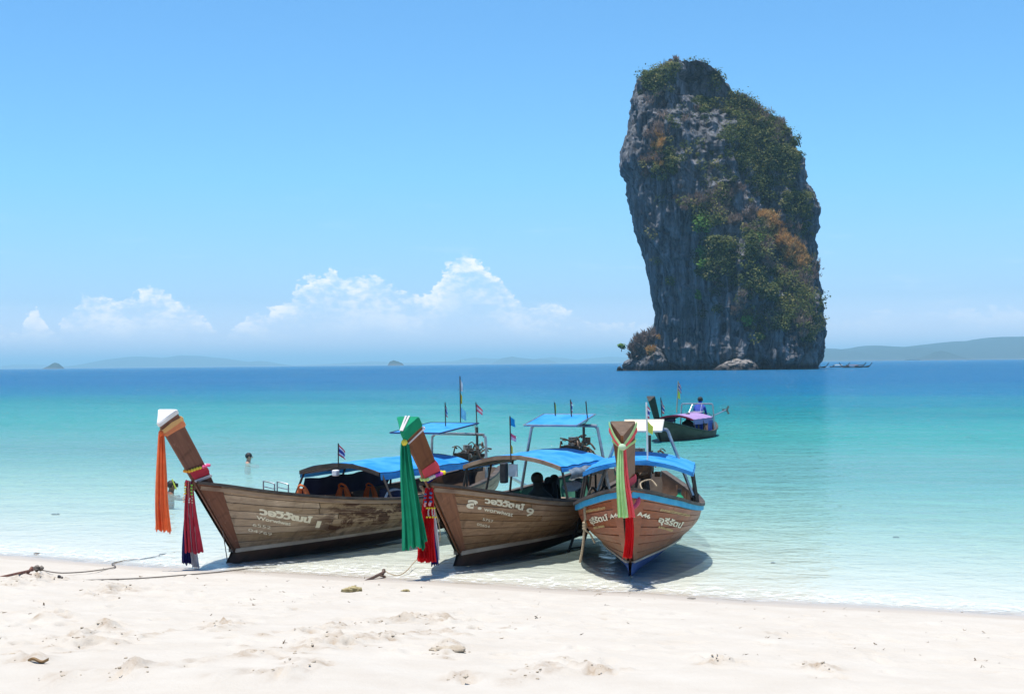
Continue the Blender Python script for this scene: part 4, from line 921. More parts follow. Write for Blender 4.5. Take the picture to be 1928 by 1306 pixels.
def sash(mb, top_, bot, w0, w1, axis, folds=5, amp=0.03, seed=0, ragged=0.0, n=30, m=40, sway=0.03):
    """a hanging pleated strip of cloth"""
    top_, bot, axis = np.array(top_, float), np.array(bot, float), np.array(axis, float); axis /= np.linalg.norm(axis)
    nrm = np.cross(axis, bot - top_); nrm /= np.linalg.norm(nrm); r = np.random.RandomState(seed + 1); ph = r.uniform(0, 6.3, 4); rows_ = []
    for j in range(n + 1):
        f_ = j / n; w_ = w0 + (w1 - w0) * f_ ** 0.75; row = []
        for k in range(m + 1):
            s_ = k / m - 0.5; s_ += 0.10 * float(vnoise(s_ * 4.1 + seed, f_ * 1.3, seed * 2.7, 8)) * (1 - abs(2 * s_) ** 3); u_ = s_ + 0.02 * math.sin(folds * 5 * s_ + ph[0])
            d = amp * 1.25 * (0.35 + 0.65 * f_) * (0.7 + 0.7 * abs(float(vnoise(s_ * 5 + seed, f_ * 2, 1.0, 9)))) * (math.sin(folds * 2 * math.pi * s_ + ph[1] + 0.8 * f_) + 0.45 * math.sin(folds * 3.7 * math.pi * s_ + ph[2] - f_ * 1.4))
            rg = ragged * (vnoise(k * 0.31, seed * 3.1, 0.0, 5) + 0.5 * vnoise(k * 1.1, seed * 1.1, 0, 6)) * (f_ > 0.985)
            p = top_ + (bot - top_) * (f_ + float(rg)) + axis * (u_ * w_ + sway * math.sin(f_ * 3.1 + ph[3]) * f_) + nrm * d
            row.append(p)
        rows_.append(row)
    return mb.grid(rows_)

# ------------------------------------------------------------------ the three boats on the beach
def find_tw(hull, fr, side, u, v):
    """station and height on a side seen at u, v"""
    T_, W_ = np.meshgrid(np.linspace(0.62 if side < 0 else 0.74, 0.99, 240), np.linspace(-0.05, 1.05, 130)); S = hull.surf(side, T_, W_)
    P_ = fr.o + S[..., 0:1] * fr.r + S[..., 1:2] * fr.f + S[..., 2:3] * np.array([0, 0, 1.0]); q = (P_ - EYE) @ VIEW
    e = (964 + FPX * q[..., 0] / -q[..., 2] - u) ** 2 + (653 - FPX * q[..., 1] / -q[..., 2] - v) ** 2
    k = np.unravel_index(np.argmin(e), e.shape); return float(T_[k]), float(W_[k])
def write_on(hull, fr, side, text, uv0, uv1, px_high, parent, m_, em=0.55, shear=0.22, bold=0.0, name='lettering'):
    """lettering whose baseline runs from uv0 to uv1"""
    (t0, w0), (t1, w1) = find_tw(hull, fr, side, *uv0), find_tw(hull, fr, side, *uv1)
    a, b = hull.surf(side, t0, w0), hull.surf(side, t1, w1); L = np.linalg.norm(hull.surf(side, t1, (w0 + w1) / 2) - hull.surf(side, t0, (w0 + w1) / 2))
    hgt = np.linalg.norm(hull.surf(side, t0, 1.0) - hull.surf(side, t0, 0.0)); size = px_high / FPX * (fr.o[1] + 0.5) / em
    cu = bpy.data.curves.new('t', 'FONT'); cu.body = text; cu.size = size; o = bpy.data.objects.new('t', cu); COL.objects.link(o)
    bpy.context.view_layer.update(); wdt = o.dimensions.x; bpy.data.objects.remove(o)
    lo = lettering(hull, side, text, t0, w0, size, parent, m_, shear, 1.0, (w1 - w0) * hgt / max(L, .01), bold, name) if abs(L / wdt - 1) < 0.02 else None
    if lo is None:
        k = min(max(L / max(wdt, 1e-3), 1.0), 2.9)
        lo = lettering_scaled(hull, side, text, t0, w0, size, k, parent, m_, shear, (w1 - w0) * hgt / max(L, .01), bold, name)
    return lo
def lettering_scaled(hull, side, text, t0, w0, size, k, parent, material, shear, slope, bold, name):
    cu = bpy.data.curves.new(name, 'FONT'); cu.body = text; cu.size = size; cu.offset = bold; cu.resolution_u = 3
    o = bpy.data.objects.new(name, cu); COL.objects.link(o)
    dg = bpy.context.evaluated_depsgraph_get(); me = bpy.data.meshes.new_from_object(o.evaluated_get(dg)); bpy.data.objects.remove(o)
    co = np.empty(len(me.vertices) * 3); me.vertices.foreach_get('co', co); co = co.reshape(-1, 3)
    X = k * co[:, 0] + shear * co[:, 1]; Y = co[:, 1] + slope * X
    ts = np.linspace(0.02, 0.99, 500); c_ = hull.surf(side, ts, w0); ds = np.concatenate([[0], np.cumsum(np.linalg.norm(np.diff(c_, axis=0), axis=1))]); d0 = np.interp(t0, ts, ds)
    t_ = np.interp(d0 - X if side < 0 else d0 + X, ds, ts); hgt = np.linalg.norm(hull.surf(side, t_, 1.0) - hull.surf(side, t_, 0.0), axis=-1)
    V = hull.out(side, t_, w0 + Y / hgt, 0.020); me.vertices.foreach_set('co', V.ravel()); me.update(); me.materials.clear(); me.materials.append(material)
    return link(bpy.data.objects.new(name, me), parent)

F1 = Frame((450, 1055), -27.3); H1 = Hull(1.05)
B1 = make_boat('longtail_boat', 'weathered grey brown long-tail boat numbered 1 with orange sash on its prow', F1, H1, dict(plank=grey_wood, cheek=prow_a, prow=prow_a, inner=inner_m), 2.04, group='long-tail boats pulled up on the beach')
roof(B1, H1, 2.62, 5.5, 0.76, 1.08, 0.13, (tarp_blue, tarp_white, post_m), (2.7, 3.9, 5.4), 0.09)
rear_hoop(B1, H1, 6.5, 0.56, 1.53, (4.95, 6.35, 0.50, 1.62, 1.74), (tarp_blue, navy_m))
engine(B1, (0, -7.0, 1.02), 0.40, 3)
W_ = lambda *a, **k: write_on(H1, F1, -1, *a, **k)
W_("วอวิวัฒน์", (488, 966), (583, 980), 13, B1, paint_cream, em=0.58, bold=0.010)
W_("1", (584, 990), (590, 990.5), 18, B1, paint_cream, em=0.72, shear=0.12, bold=0.006)
W_("Worwiwat", (482, 976), (546, 986), 9.5, B1, paint_cream, em=0.72, bold=0.003)
W_("6552", (473, 988), (508, 993.5), 8, B1, paint_cream, em=0.72)
W_("04769", (466, 997.5), (510, 1005.5), 8, B1, paint_cream, em=0.72)

F2 = Frame((872, 1060), -22.5); H2 = Hull(0.82, 0.97, 0.10, stem=0.98)
B2 = make_boat('longtail_boat', 'brown long-tail boat numbered 9 with green cloth over its prow tip', F2, H2, dict(plank=tan_wood, cheek=prow_b, prow=prow_b, inner=inner_green), 1.92, group='long-tail boats pulled up on the beach')
roof(B2, H2, 1.82, 3.85, 0.80, 1.22, 0.16, (tarp_blue, dark_wood, rail_tan), (1.9, 2.85, 3.75), 0.05)
rear_hoop(B2, H2, 4.1, 0.60, 1.77, (3.45, 4.35, 0.46, 1.80, 1.95), (tarp_blue, steel_m))
engine(B2, (0, -4.75, 1.26), 0.30, 5)
W_ = lambda *a, **k: write_on(H2, F2, -1, *a, **k)
W_("ล.", (876, 953), (902, 956), 22, B2, paint_cream, em=0.62, shear=0.4, bold=0.012)
W_("วอวิวัฒน์", (911, 945), (983, 957), 11, B2, paint_cream, em=0.58, bold=0.008)
W_("9", (986, 968), (999, 970), 20, B2, paint_cream, em=0.72, bold=0.004)
W_("worwiwat", (909, 959.5), (964, 970), 8.5, B2, paint_cream, em=0.56, bold=0.002)
W_("5757", (906, 978), (926, 982), 7, B2, paint_cream, em=0.72)
W_("00654", (896, 987), (920, 992), 7, B2, paint_cream, em=0.72)

F3 = Frame((1188, 1078), -7.6); H3 = Hull(0.80, 0.94, 0.08)
B3 = make_boat('longtail_boat', 'varnished red brown long-tail boat marked A46 with a blue rail', F3, H3, dict(plank=red_wood, cheek=red_wood, prow=prow_b, prow_end=dark_wood, rub=rail_blue, rub_h=0.075, chine=strake_m, chine_h=0.025, bottom=bottom_blue, inner=inner_m), 1.90, group='long-tail boats pulled up on the beach')
roof(B3, H3, 1.95, 4.1, 0.80, 1.17, 0.17, (tarp_blue, navy_m, tarp_blue), (2.05, 2.6, 3.3, 4.0), 0.03)
rear_hoop(B3, H3, 3.9, 0.42, 1.74, (3.25, 4.2, 0.31, 1.74, 1.88), (tarp_cream, tarp_white))
engine(B3, (0.05, -4.9, 1.10), 0.28, 9)
for side, rows_ in ((-1, [("A46", (1197.5, 968.5), (1221, 974.5), 10, paint_cream, 0.72), ("สหกรณ์เรือหางยาวอ่าวนาง", (1240, 960), (1296, 970), 5.5, paint_gold, 0.58), ("อุรีรัตน์", (1236, 981), (1281, 990), 11, paint_cream, 0.58), ("6502-00000", (1237, 991.5), (1264, 998), 5, paint_gold, 0.72)]),
                    (1, [("A46", (1151.5, 975), (1170, 969), 10, paint_cream, 0.72), ("สหกรณ์เรือหางยาวอ่าวนาง", (1106, 964), (1142, 956), 5.5, paint_gold, 0.58), ("อุรีรัตน์", (1115, 985), (1145, 975), 11, paint_cream, 0.58), ("6502-00000", (1121, 994), (1144, 988), 5, paint_gold, 0.72)])):
    for tx, a, b, hpx, m_, em in rows_: write_on(H3, F3, side, tx, a, b, hpx, B3, m_, em=em, shear=0.2 if side < 0 else -0.05, bold=0.004 if hpx > 9 else 0.001)

# ------------------------------------------------------------------ sashes, garlands
def ring_band(mb, hull, zt, z0, z1, grow, tilt=0.0, wob=0.006, seed=1):
    n = 5; rows_ = []
    for j in range(n):
        z = z0 + (z1 - z0) * j / (n - 1); g = grow * (0.75 + 0.5 * math.sin(math.pi * j / (n - 1))); ring = prow_ring(hull, zt, z, g); mid = np.mean(ring, axis=0); r2 = []
        for p in ring:
            r2.append(p + np.array([0, 0, tilt * (p[1] - mid[1])]) + wob * vnoise(p[0] * 30 + seed, p[1] * 30, p[2] * 40, 3))
        rows_.append(r2)
    mb.grid(rows_, True)
def beads(mb, pts, r, n=14):
    P = smooth_curve(pts, 12); L = np.cumsum([0] + [np.linalg.norm(P[i + 1] - P[i]) for i in range(len(P) - 1)]); P = np.array(P)
    for d in np.linspace(0, L[-1], n): mb.ball([np.interp(d, L, P[:, k]) for k in range(3)], (r, r, r * .8), 7, 5)
def local_axis(fr, v): v = np.array(v, float); return np.array([np.dot(v, fr.r), np.dot(v, fr.f), v[2]])
def loc_y(fr, u, v, y): p = on_y(u, v, y) - fr.o; return np.array([np.dot(p, fr.r), np.dot(p, fr.f), p[2]])
def hang(name, label, cat, fr, group=None): return empty(name, fr.o, fr.rz, label, cat, group)

# boat 1: white and orange cloth round the head, long orange sash
zt = 2.04; apex = np.array([0, H1.stem * zt, zt]); ay = float(fr_y) if (fr_y := F1.w(*apex)[1]) else 0
s1 = hang('sash', 'long orange sash hanging from the white wrapped tip of the leftmost prow', 'sash', F1, 'cloth sashes on the prows')
m = MB(); m.grid([prow_ring(H1, zt, zt - 0.035, .010), prow_ring(H1, zt, zt, .010, .004), prow_ring(H1, zt, zt, -.004, .022)], True); m.f += [tuple(range(16, 24))]; m.mi += [0]; m.build('cap', cloth_mat((0.80, 0.78, 0.76), .1), s1)
m = MB(); ring_band(m, H1, zt, zt - .20, zt - .12, .02, .25); m.build('orange_band', cloth_mat((0.85, 0.30, 0.14)), s1, True)
m = MB(); ring_band(m, H1, zt, zt - .14, zt - .08, .024, .12); m.build('gold_band', cloth_mat((0.85, 0.50, 0.20)), s1, True)
ax1 = local_axis(F1, (1, 0.15, 0)); kn = np.array([0, H1.stem * (zt - .12) + .05, zt - .13])
m = MB(); m.ball(kn, (.035, .035, .045), 8, 6); m.build('knot', cloth_mat(ORANGE), s1, True)
m = MB(); sash(m, kn, loc_y(F1, 308, 1000, ay - .05), .07, .215, ax1, 3, .022, 2, .03); m.build('streamer', cloth_mat(ORANGE), s1, True)
m = MB(); sash(m, kn + np.array([.0, -.03, 0]), loc_y(F1, 304, 996, ay), .05, .16, ax1, 2, .02, 5, .03); m.build('streamer', cloth_mat((0.90, 0.36, 0.22)), s1, True)
g1 = hang('garland', 'crimson, navy and white sashes with flower garlands tied low on the leftmost prow', 'garland', F1, 'garlands tied low on the prows')
m = MB(); ring_band(m, H1, zt, 1.18, 1.30, .022, .55); m.build('red_band', cloth_mat(CRIM), g1, True)
m = MB(); ring_band(m, H1, zt, 1.13, 1.17, .026, .55); m.build('white_band', cloth_mat(WHITE), g1, True)
k1 = loc_y(F1, 357, 905, ay + .62); by = ay + .72
for nm, c, uv, w0, w1, dy, sd in (('navy_streamer', NAVY, (355, 1061), .06, .155, .05, 1), ('white_streamer', WHITE, (369, 1068), .05, .10, .03, 2), ('red_streamer', CRIM, (362, 1040), .07, .265, -.03, 3)):
    m = MB(); sash(m, k1, loc_y(F1, *uv, by + dy), w0, w1, ax1, 4, .022, sd, .02); m.build(nm, cloth_mat(c), g1, True)
def bead_ring(parent, hull, zt, z, grow, tilt, cols, n=26, r=.021):
    """a string of flowers in several colours looped round the prow"""
    ring = np.array(prow_ring(hull, zt, z, grow)); mid = ring.mean(0); ring = [p + np.array([0, 0, tilt * (p[1] - mid[1])]) for p in ring]; ring.append(ring[0])
    P = np.array(smooth_curve(ring, 6)); L = np.concatenate([[0], np.cumsum(np.linalg.norm(np.diff(P, axis=0), axis=1))]); per = {}
    for q, d in enumerate(np.linspace(0, L[-1], n, endpoint=False)):
        per.setdefault(cols[int(q * len(cols) / n)], []).append([np.interp(d, L, P[:, k]) for k in range(3)])
    for c, pts in per.items():
        m = MB()
        for p in pts: m.ball(p, r, 7, 5)
        m.build('flower_string', cloth_mat(c, .1), parent, True)
bead_ring(g1, H1, zt, 1.30, .045, .6, [(.85, .4, .05), (.55, .08, .5), (.45, .7, .15), (.8, .78, .75), (.85, .15, .3), (.85, .65, .08)], 24, .024)
def tassels(parent, fr, y, lst):
    for u0, v0, u1, v1, c, r in lst:
        a, b = loc_y(fr, u0, v0, y), loc_y(fr, u1, v1, y); m = MB(); beads(m, [a, (a + b) / 2 + np.array([.006, 0, 0]), b], r, max(3, int(np.linalg.norm(b - a) / (r * 1.5)))); m.build('flower_tassel', cloth_mat(c, .1), parent, True)
tassels(g1, F1, by - .12, [(349, 910, 349, 928, (.85, .65, .06), .016), (347, 930, 346, 944, (.8, .55, .3), .014), (361, 913, 361, 930, (.30, .65, .10), .018), (355, 905, 355, 938, (.75, .25, .2), .012), (357, 938, 356, 945, (.85, .75, .7), .013), (362, 936, 362, 946, (.85, .5, .35), .013), (351, 905, 350, 912, (.75, .05, .1), .02)])
# boat 2: green cloth cap with white stripes, long green sash; red, navy and white below
zt = 1.92; apex = np.array([0, H2.stem * zt, zt]); ay = F2.w(*apex)[1]; ax2 = local_axis(F2, (1, 0.1, 0))
s2 = hang('sash', 'long green sash hanging from the green cloth cap of the middle prow', 'sash', F2, 'cloth sashes on the prows')
m = MB(); m.grid([prow_ring(H2, zt, zt - 0.105, .010), prow_ring(H2, zt, zt - .06, .012), prow_ring(H2, zt, zt, .010, .004), prow_ring(H2, zt, zt, -.004, .024)], True); m.f += [tuple(range(24, 32))]; m.mi += [0]; m.build('cap', cloth_mat(GREEN_, .1), s2)
top_ = np.array(prow_ring(H2, zt, zt, .0, .030)); d_ = top_[4] - top_[1]
for x in (-.022, .022):
    m = MB(); a = (top_[0] + top_[1]) / 2 + np.array([x * .5, 0, 0]); b_ = (top_[4] + top_[5]) / 2 + np.array([x, 0, 0]); e_ = np.array([.013, 0, 0]); u_ = np.array([0, H2.stem, 1.]) * .006
    m.add([a - e_, a + e_, b_ + e_, b_ - e_, a - e_ + u_, a + e_ + u_, b_ + e_ + u_, b_ - e_ + u_], [(0, 1, 2, 3), (4, 7, 6, 5), (0, 4, 5, 1), (1, 5, 6, 2), (2, 6, 7, 3), (3, 7, 4, 0)]); m.build('white_stripe', cloth_mat(WHITE, .1), s2)
m = MB(); ring_band(m, H2, zt, zt - .155, zt - .135, .022, .0); m.build('white_cord', cloth_mat(WHITE, .1), s2, True)
kn = np.array([0, H2.stem * (zt - .12) + .05, zt - .13])
m = MB(); m.ball(kn, (.045, .04, .045), 8, 6); m.build('knot', cloth_mat(YEL, .1), s2, True)
m = MB(); sash(m, kn, loc_y(F2, 776, 1033, ay - .05), .09, .30, ax2, 3, .035, 4, .03); m.build('streamer', cloth_mat(GREEN_), s2, True)
m = MB(); sash(m, kn + np.array([0, -.04, 0]), loc_y(F2, 783, 1018, ay + .05), .08, .24, ax2, 3, .03, 9, .03); m.build('streamer', cloth_mat((0.012, 0.30, 0.16)), s2, True)
g2 = hang('garland', 'bright red, navy and white sashes with flower garlands tied low on the middle prow', 'garland', F2, 'garlands tied low on the prows')
m = MB(); ring_band(m, H2, zt, 1.22, 1.36, .024, .45); m.build('red_band', cloth_mat((0.80, 0.10, 0.12)), g2, True)
m = MB(); ring_band(m, H2, zt, 1.16, 1.215, .022, .45); m.build('navy_band', cloth_mat((0.05, 0.04, 0.25)), g2, True)
bead_ring(g2, H2, zt, 1.20, .055, .7, [(.55, .75, .25), (.85, .82, .75), (.80, .65, .35), (.85, .35, .5), (.9, .65, .03), (.9, .65, .03), (.6, .1, .45), (.8, .75, .6)], 26, .026)
by = ay + .62; k2 = loc_y(F2, 808, 918, by)
for nm, c, uv, w0, w1, dy, sd in (('white_streamer', WHITE, (820, 1054), .04, .12, .12, 5), ('navy_streamer', (0.03, 0.018, 0.16), (815, 1064), .05, .10, .06, 6), ('red_streamer', RED, (803, 1058), .10, .25, -.02, 7), ('red_streamer', (0.70, 0.012, 0.02), (797, 1052), .06, .13, -.06, 8)):
    m = MB(); sash(m, k2, loc_y(F2, *uv, by + dy), w0, w1, ax2, 6 if 'red' in nm else 3, .018, sd, .02); m.build(nm, cloth_mat(c), g2, True)
tassels(g2, F2, by - .14, [(801, 930, 801, 944, (.10, .16, .32), .02), (801, 946, 800, 952, (.85, .4, .4), .017), (811, 928, 811, 944, (.10, .16, .32), .022), (810, 946, 809, 950, (.85, .4, .4), .02), (804, 956, 818, 956, (.88, .68, .05), .016), (807, 959, 807, 970, (.7, .66, .6), .012), (814, 959, 815, 970, (.7, .66, .6), .012), (804, 973, 820, 973, (.88, .68, .05), .016)])
# boat 3: bare head bound with pale green and coral cloth
zt = 1.90; apex = np.array([0, H3.stem * zt, zt]); ay = F3.w(*apex)[1]; ax3 = local_axis(F3, (1, 0, 0))
s3 = hang('sash', 'pale green and coral ribbons with a red tail on the rightmost prow', 'sash', F3, 'cloth sashes on the prows')
top_ = np.array(prow_ring(H3, zt, zt - .03, .012)); low = np.array(prow_ring(H3, zt, zt - .17, .012))
kn = np.array([0, H3.stem * (zt - .10) + .06, zt - .14])
for sd, c, dz in ((1, PALEG, 0), (-1, PALEG, 0), (-1, CORAL, -.075), (1, CORAL, -.075)):
    a = top_[3 if sd > 0 else 6] + np.array([0, 0, dz]); mid_ = (a + kn) / 2 + np.array([sd * .012, .012, -.01]); m = MB(); rows_ = []
    for q in smooth_curve([a, mid_, kn], 5): rows_.append([q + np.array([sd * .008, .004, .034]), q + np.array([sd * .014, .008, 0]), q + np.array([sd * .008, .004, -.034])])
    m.grid(rows_); m.build('band', cloth_mat(c), s3, True)
m = MB(); ring_band(m, H3, zt, zt - .24, zt - .20, .01, .4); m.build('back_band', cloth_mat(PALEG), s3, True)
m = MB(); m.ball(kn, (.05, .04, .045), 8, 6); m.build('knot', cloth_mat((0.62, 0.80, 0.55)), s3, True)
m = MB(); sash(m, kn + np.array([.02, .01, 0]), loc_y(F3, 1169, 974, ay - .04), .06, .125, ax3, 3, .018, 3, .01); m.build('green_streamer', cloth_mat(PALEG), s3, True)
m = MB(); sash(m, kn + np.array([-.02, -.005, 0]), loc_y(F3, 1183, 974, ay + .02), .05, .11, ax3, 3, .018, 6, .01); m.build('coral_streamer', cloth_mat(CORAL), s3, True)
m = MB(); sash(m, loc_y(F3, 1184, 955, ay + .25), loc_y(F3, 1184, 1050, ay + .45), .09, .125, ax3, 4, .02, 8, .01); m.build('red_streamer', cloth_mat(RED), s3, True)
m = MB(); ring_band(m, H3, zt, 1.13, 1.24, .02, .5); m.build('red_band', cloth_mat((0.65, 0.10, 0.14)), s3, True)
m = MB(); m.tube(smooth_curve([loc_y(F3, 1195, 928, ay + .95), loc_y(F3, 1202, 940, ay + .75), loc_y(F3, 1198, 950, ay + .7), loc_y(F3, 1188, 958, ay + .6)], 5), .03, 7); m.build('red_loop', cloth_mat((0.75, 0.12, 0.20)), s3, True)

# ------------------------------------------------------------------ flags
def cloth_flag(parent, top_, h_, l_, cols, seed, droop=0.7, ragged=0.1, axis=(1, 0, 0), name='cloth'):
    """a flag hanging from the pole at top_; cols are its stripes from top to bottom"""
    r = np.random.RandomState(seed); n, m_ = 10, len(cols) * 3; ax = np.array(axis, float); ax /= np.linalg.norm(ax); nr = np.cross(ax, (0, 0, 1)); ph = r.uniform(0, 6, 2); mb = MB(); rows_ = []
    for j in range(m_ + 1):
        row = []
        for k in range(n + 1):
            s = k / n; drop = droop * s * l_ * (0.8 + 0.2 * math.sin(ph[0] + s * 2)); ln = s * l_ * (1 - 0.45 * droop) * (1 - ragged * (vnoise(j * .7, seed, 0, 4) + .4) * (s > .8))
            row.append(np.array(top_) + ax * ln + nr * (0.09 * l_ * math.sin(s * 7 + ph[1] + j * .12) * s) + np.array([0, 0, -h_ * j / m_ * (1 - .25 * s * droop) - drop]))
        rows_.append(row)
    mats = [cloth_mat(c, .45) for c in dict.fromkeys(cols)]; idx = list(dict.fromkeys(cols))
    for q, c in enumerate(cols): mb.mat(idx.index(c)).grid(rows_[q * 3:q * 3 + 4])
    return mb.build(name, mats, parent, True)
TH = [(0.62, 0.05, 0.08), (0.80, 0.76, 0.78), (0.07, 0.07, 0.30), (0.07, 0.07, 0.30), (0.80, 0.76, 0.78), (0.62, 0.05, 0.08)]
def flagpole(label, base, tip, flags, pole=post_m, r=0.011, seed=1, group='flags on the boats'):
    base, tip = np.array(base, float), np.array(tip, float); e = empty('flag', base, 0, label, 'flag', group)
    MB().tube([(0, 0, -.02), tip - base], r, 6).build('pole', pole, e)
    for q, (f_, h_, l_, cols, dr, sx) in enumerate(flags): cloth_flag(e, (tip - base) * f_, h_, l_, cols, seed + q * 3, dr, axis=(sx, 0.25, 0))
    return e
def pole_at(fr, u0, v0, u1, v1, port):
    a = fr.at(u0, v0, port); p = fr.w(*a); return p, on_y(u1, v1, p[1])
a, b = pole_at(F1, 637, 878, 637, 834, 0.0); flagpole('striped national flag on the front of the leftmost blue awning', a, b, [(.98, .18, .20, TH, 1.0, 1)], seed=3)
a, b = pole_at(F1, 839, 800, 838, 757, 0.1); flagpole('small striped flag at the left corner of the leftmost rear awning', a, b, [(.96, .20, .10, TH, 1.3, .6)], seed=7)
a, b = pole_at(F1, 867, 797, 866, 708, 0.1); flagpole('tall pole with white, gold and light blue flags over the leftmost rear awning', a, b, [(.97, .22, .10, [(.75, .70, .74), (.60, .58, .66)], 1.2, 1), (.66, .20, .10, [(.80, .52, .05)], 1.3, .8), (.38, .20, .20, [(.25, .60, .78)], .9, 1)], seed=11)
a, b = pole_at(F1, 898, 800, 896, 757, 0.4); flagpole('torn pink flag at the right corner of the leftmost rear awning', a, b, [(.93, .13, .18, [(.72, .10, .16), (.8, .62, .66), (.72, .14, .22)], .7, 1)], seed=15)
a, b = pole_at(F2, 962, 868, 960, 783, 0.0); flagpole('pole with blue, pink and yellow flags on the front of the middle awning', a, b, [(.99, .13, .11, [(.02, .30, .62)], .5, 1), (.64, .10, .13, [(.72, .12, .22), (.75, .5, .6)], .6, 1), (.38, .14, .06, [YEL], .9, 1)], seed=19)
a, b = pole_at(F2, 1046, 788, 1044, 757, -.2); flagpole('short pole with a thin yellow green pennant on the middle rear awning', a, b, [(.98, .20, .05, [(.55, .60, .10)], 1.0, .5)], seed=23)
a, b = pole_at(F2, 1076, 785, 1074, 752, 0.1); flagpole('drooping striped flag standing on the middle rear awning', a, b, [(.98, .22, .07, TH, 1.2, 1)], seed=27)
a, b = pole_at(F2, 1106, 785, 1103, 755, 0.45); flagpole('bare black flag stick at the right corner of the middle rear awning', a, b, [], seed=31)
a = F3.w(-.147, -2.0, 1.33); b = on_y(1217, 757, a[1]); flagpole('white pole with a striped flag and a yellow pennant by the cream awning', a, b, [(.98, .20, .12, TH, 1.2, 1), (.72, .16, .17, [(.78, .72, .10)], 1.0, 1)], white_m, .014, 35)

# ------------------------------------------------------------------ people
def body(name, parent, joints, edges, m_, levels=2, root_i=0):
    """one continuous skin grown round a posed skeleton: joints = (x, y, z, radius)"""
    me = bpy.data.meshes.new(name); me.from_pydata([j[:3] for j in joints], edges, []); o = link(bpy.data.objects.new(name, me), parent)
    sk = o.modifiers.new('skin', 'SKIN'); sk.use_smooth_shade = True
    for i_, j in enumerate(joints):
        d = me.skin_vertices[0].data[i_]; r = j[3]; d.radius = (r, r) if np.isscalar(r) else r; d.use_root = i_ == root_i
    sb = o.modifiers.new('sub', 'SUBSURF'); sb.levels = sb.render_levels = levels
    me.materials.append(m_); return o
skin_d = mat('tanned_skin', (0.20, 0.10, 0.06), (0.16, 0.08, 0.05), 8, rough=0.5); skin_l = mat('fair_skin', (0.42, 0.25, 0.18), (0.36, 0.20, 0.14), 8, rough=0.45)
hair_m = mat('black_hair', (0.012, 0.010, 0.010), (0.02, 0.018, 0.016), 20, rough=0.6)
shirt_b = mat('blue_shirt', (0.02, 0.06, 0.36), (0.015, 0.04, 0.26), 8); shirt_k = mat('black_shirt', (0.012, 0.012, 0.014), (0.02, 0.02, 0.022), 8); trunks_m = mat('dark_shorts', (0.02, 0.025, 0.05), (0.03, 0.03, 0.06), 8)
def head_parts(o, c, fwd, r=0.105, skin=None):
    """nose, ears and cropped hair on a head at c facing fwd"""
    f = np.array(fwd, float); f /= np.linalg.norm(f); s = np.array([f[1], -f[0], 0]); s /= np.linalg.norm(s) + 1e-9; c = np.array(c, float)
    hb = MB(); hb.ball(c - f * r * .18 + np.array([0, 0, r * .30]), (r * .98, r * 1.02, r * .95), 14, 9); hb.build('hair', hair_m, o, True)
    fb = MB(); fb.ball(c + f * r * .98 - np.array([0, 0, r * .12]), (r * .16, r * .16, r * .22), 7, 5)
    for q in (1, -1): fb.ball(c + s * r * .88 * q - np.array([0, 0, r * .1]), (r * .14, r * .2, r * .3), 7, 5)
    fb.build('nose_and_ears', skin, o, True)
    eb = MB()
    for q in (1, -1): eb.ball(c + f * r * .88 + s * r * .36 * q + np.array([0, 0, r * .08]), r * .10, 6, 4)
    eb.build('eyes', hair_m, o, True)
def swimmer(u, v, label, rz, skin, mask=False):
    p = on_z(u, v, 0.0) + np.array([0, 0, -.06]); e = empty('person', p, rz, label, 'person', 'people bathing')
    J = [(0, .0, -.30, .11), (0, .0, -.15, (.15, .10)), (0, .0, -.01, (.175, .115)), (0, .02, .095, .065), (0, .04, .16, .068), (0, .05, .23, .092), (0, .04, .305, .080),
         (.18, .0, .01, .065), (.33, .16, -.04, .045), (.43, .36, -.04, .036), (-.18, .0, .01, .065), (-.35, .12, -.05, .045), (-.47, .30, -.04, .036)]
    E_ = [(0, 1), (1, 2), (2, 3), (3, 4), (4, 5), (5, 6), (2, 7), (7, 8), (8, 9), (2, 10), (10, 11), (11, 12)]
    o = body('body', e, J, E_, skin); head_parts(e, (0, .05, .235), (0, 1, 0), .10, skin)
    if mask:
        MB().box((0, .145, .245), (.16, .05, .08)).build('diving_mask', rubber_m, e); MB().tube(smooth_curve([(.06, .13, .18), (.13, .11, .18), (.125, .06, .31), (.12, .03, .39)], 4), .014, 7).build('snorkel', cloth_mat((.75, .75, .1), 0.05), e)
    return e
swimmer(466, 871, 'swimmer with cropped dark hair standing chest deep in the open water', -1.45, skin_l)
swimmer(320, 929, 'snorkeller with a mask half hidden behind the long orange sash', -1.2, skin_d, True)
# the man lounging under the awning of boat 2, knees drawn up
hd = F2.at(1012, 903, 0.05); kn_ = F2.at(1044, 893, 0.10)
e = empty('person', F2.o, F2.rz, 'man in black lounging with knees drawn up under the middle awning', 'person')
hp = np.array([hd[0] * .5 + kn_[0] * .5, hd[1] - .42, hd[2] - .52]); ch = hd + np.array([0, -.06, -.28])
kL = kn_ + np.array([.10, 0, -.04]); ft = np.array([kn_[0], kn_[1] - .22, hp[2] - .06])
J = [(*hp, .13), (*((hp + ch) / 2), (.15, .11)), (*ch, (.17, .12)), (*(hd - (0, .02, .13)), .06), (*(hd - (0, 0, .04)), .085), (*(hd + (0, .0, .06)), .090), (*kn_, .075), (*ft, .05), (*(ft - (0, .14, .02)), .04), (*kL, .075), (*(ft + (.14, .05, 0)), .05), (*(ch + (.19, 0, -.02)), .06), (*(ch + (.24, -.18, -.22)), .045), (*(kL + (.03, .12, -.08)), .035), (*(ch + (-.19, 0, -.02)), .06), (*(ch + (-.22, -.2, -.22)), .045), (*(kn_ + (-.05, .14, -.1)), .035)]
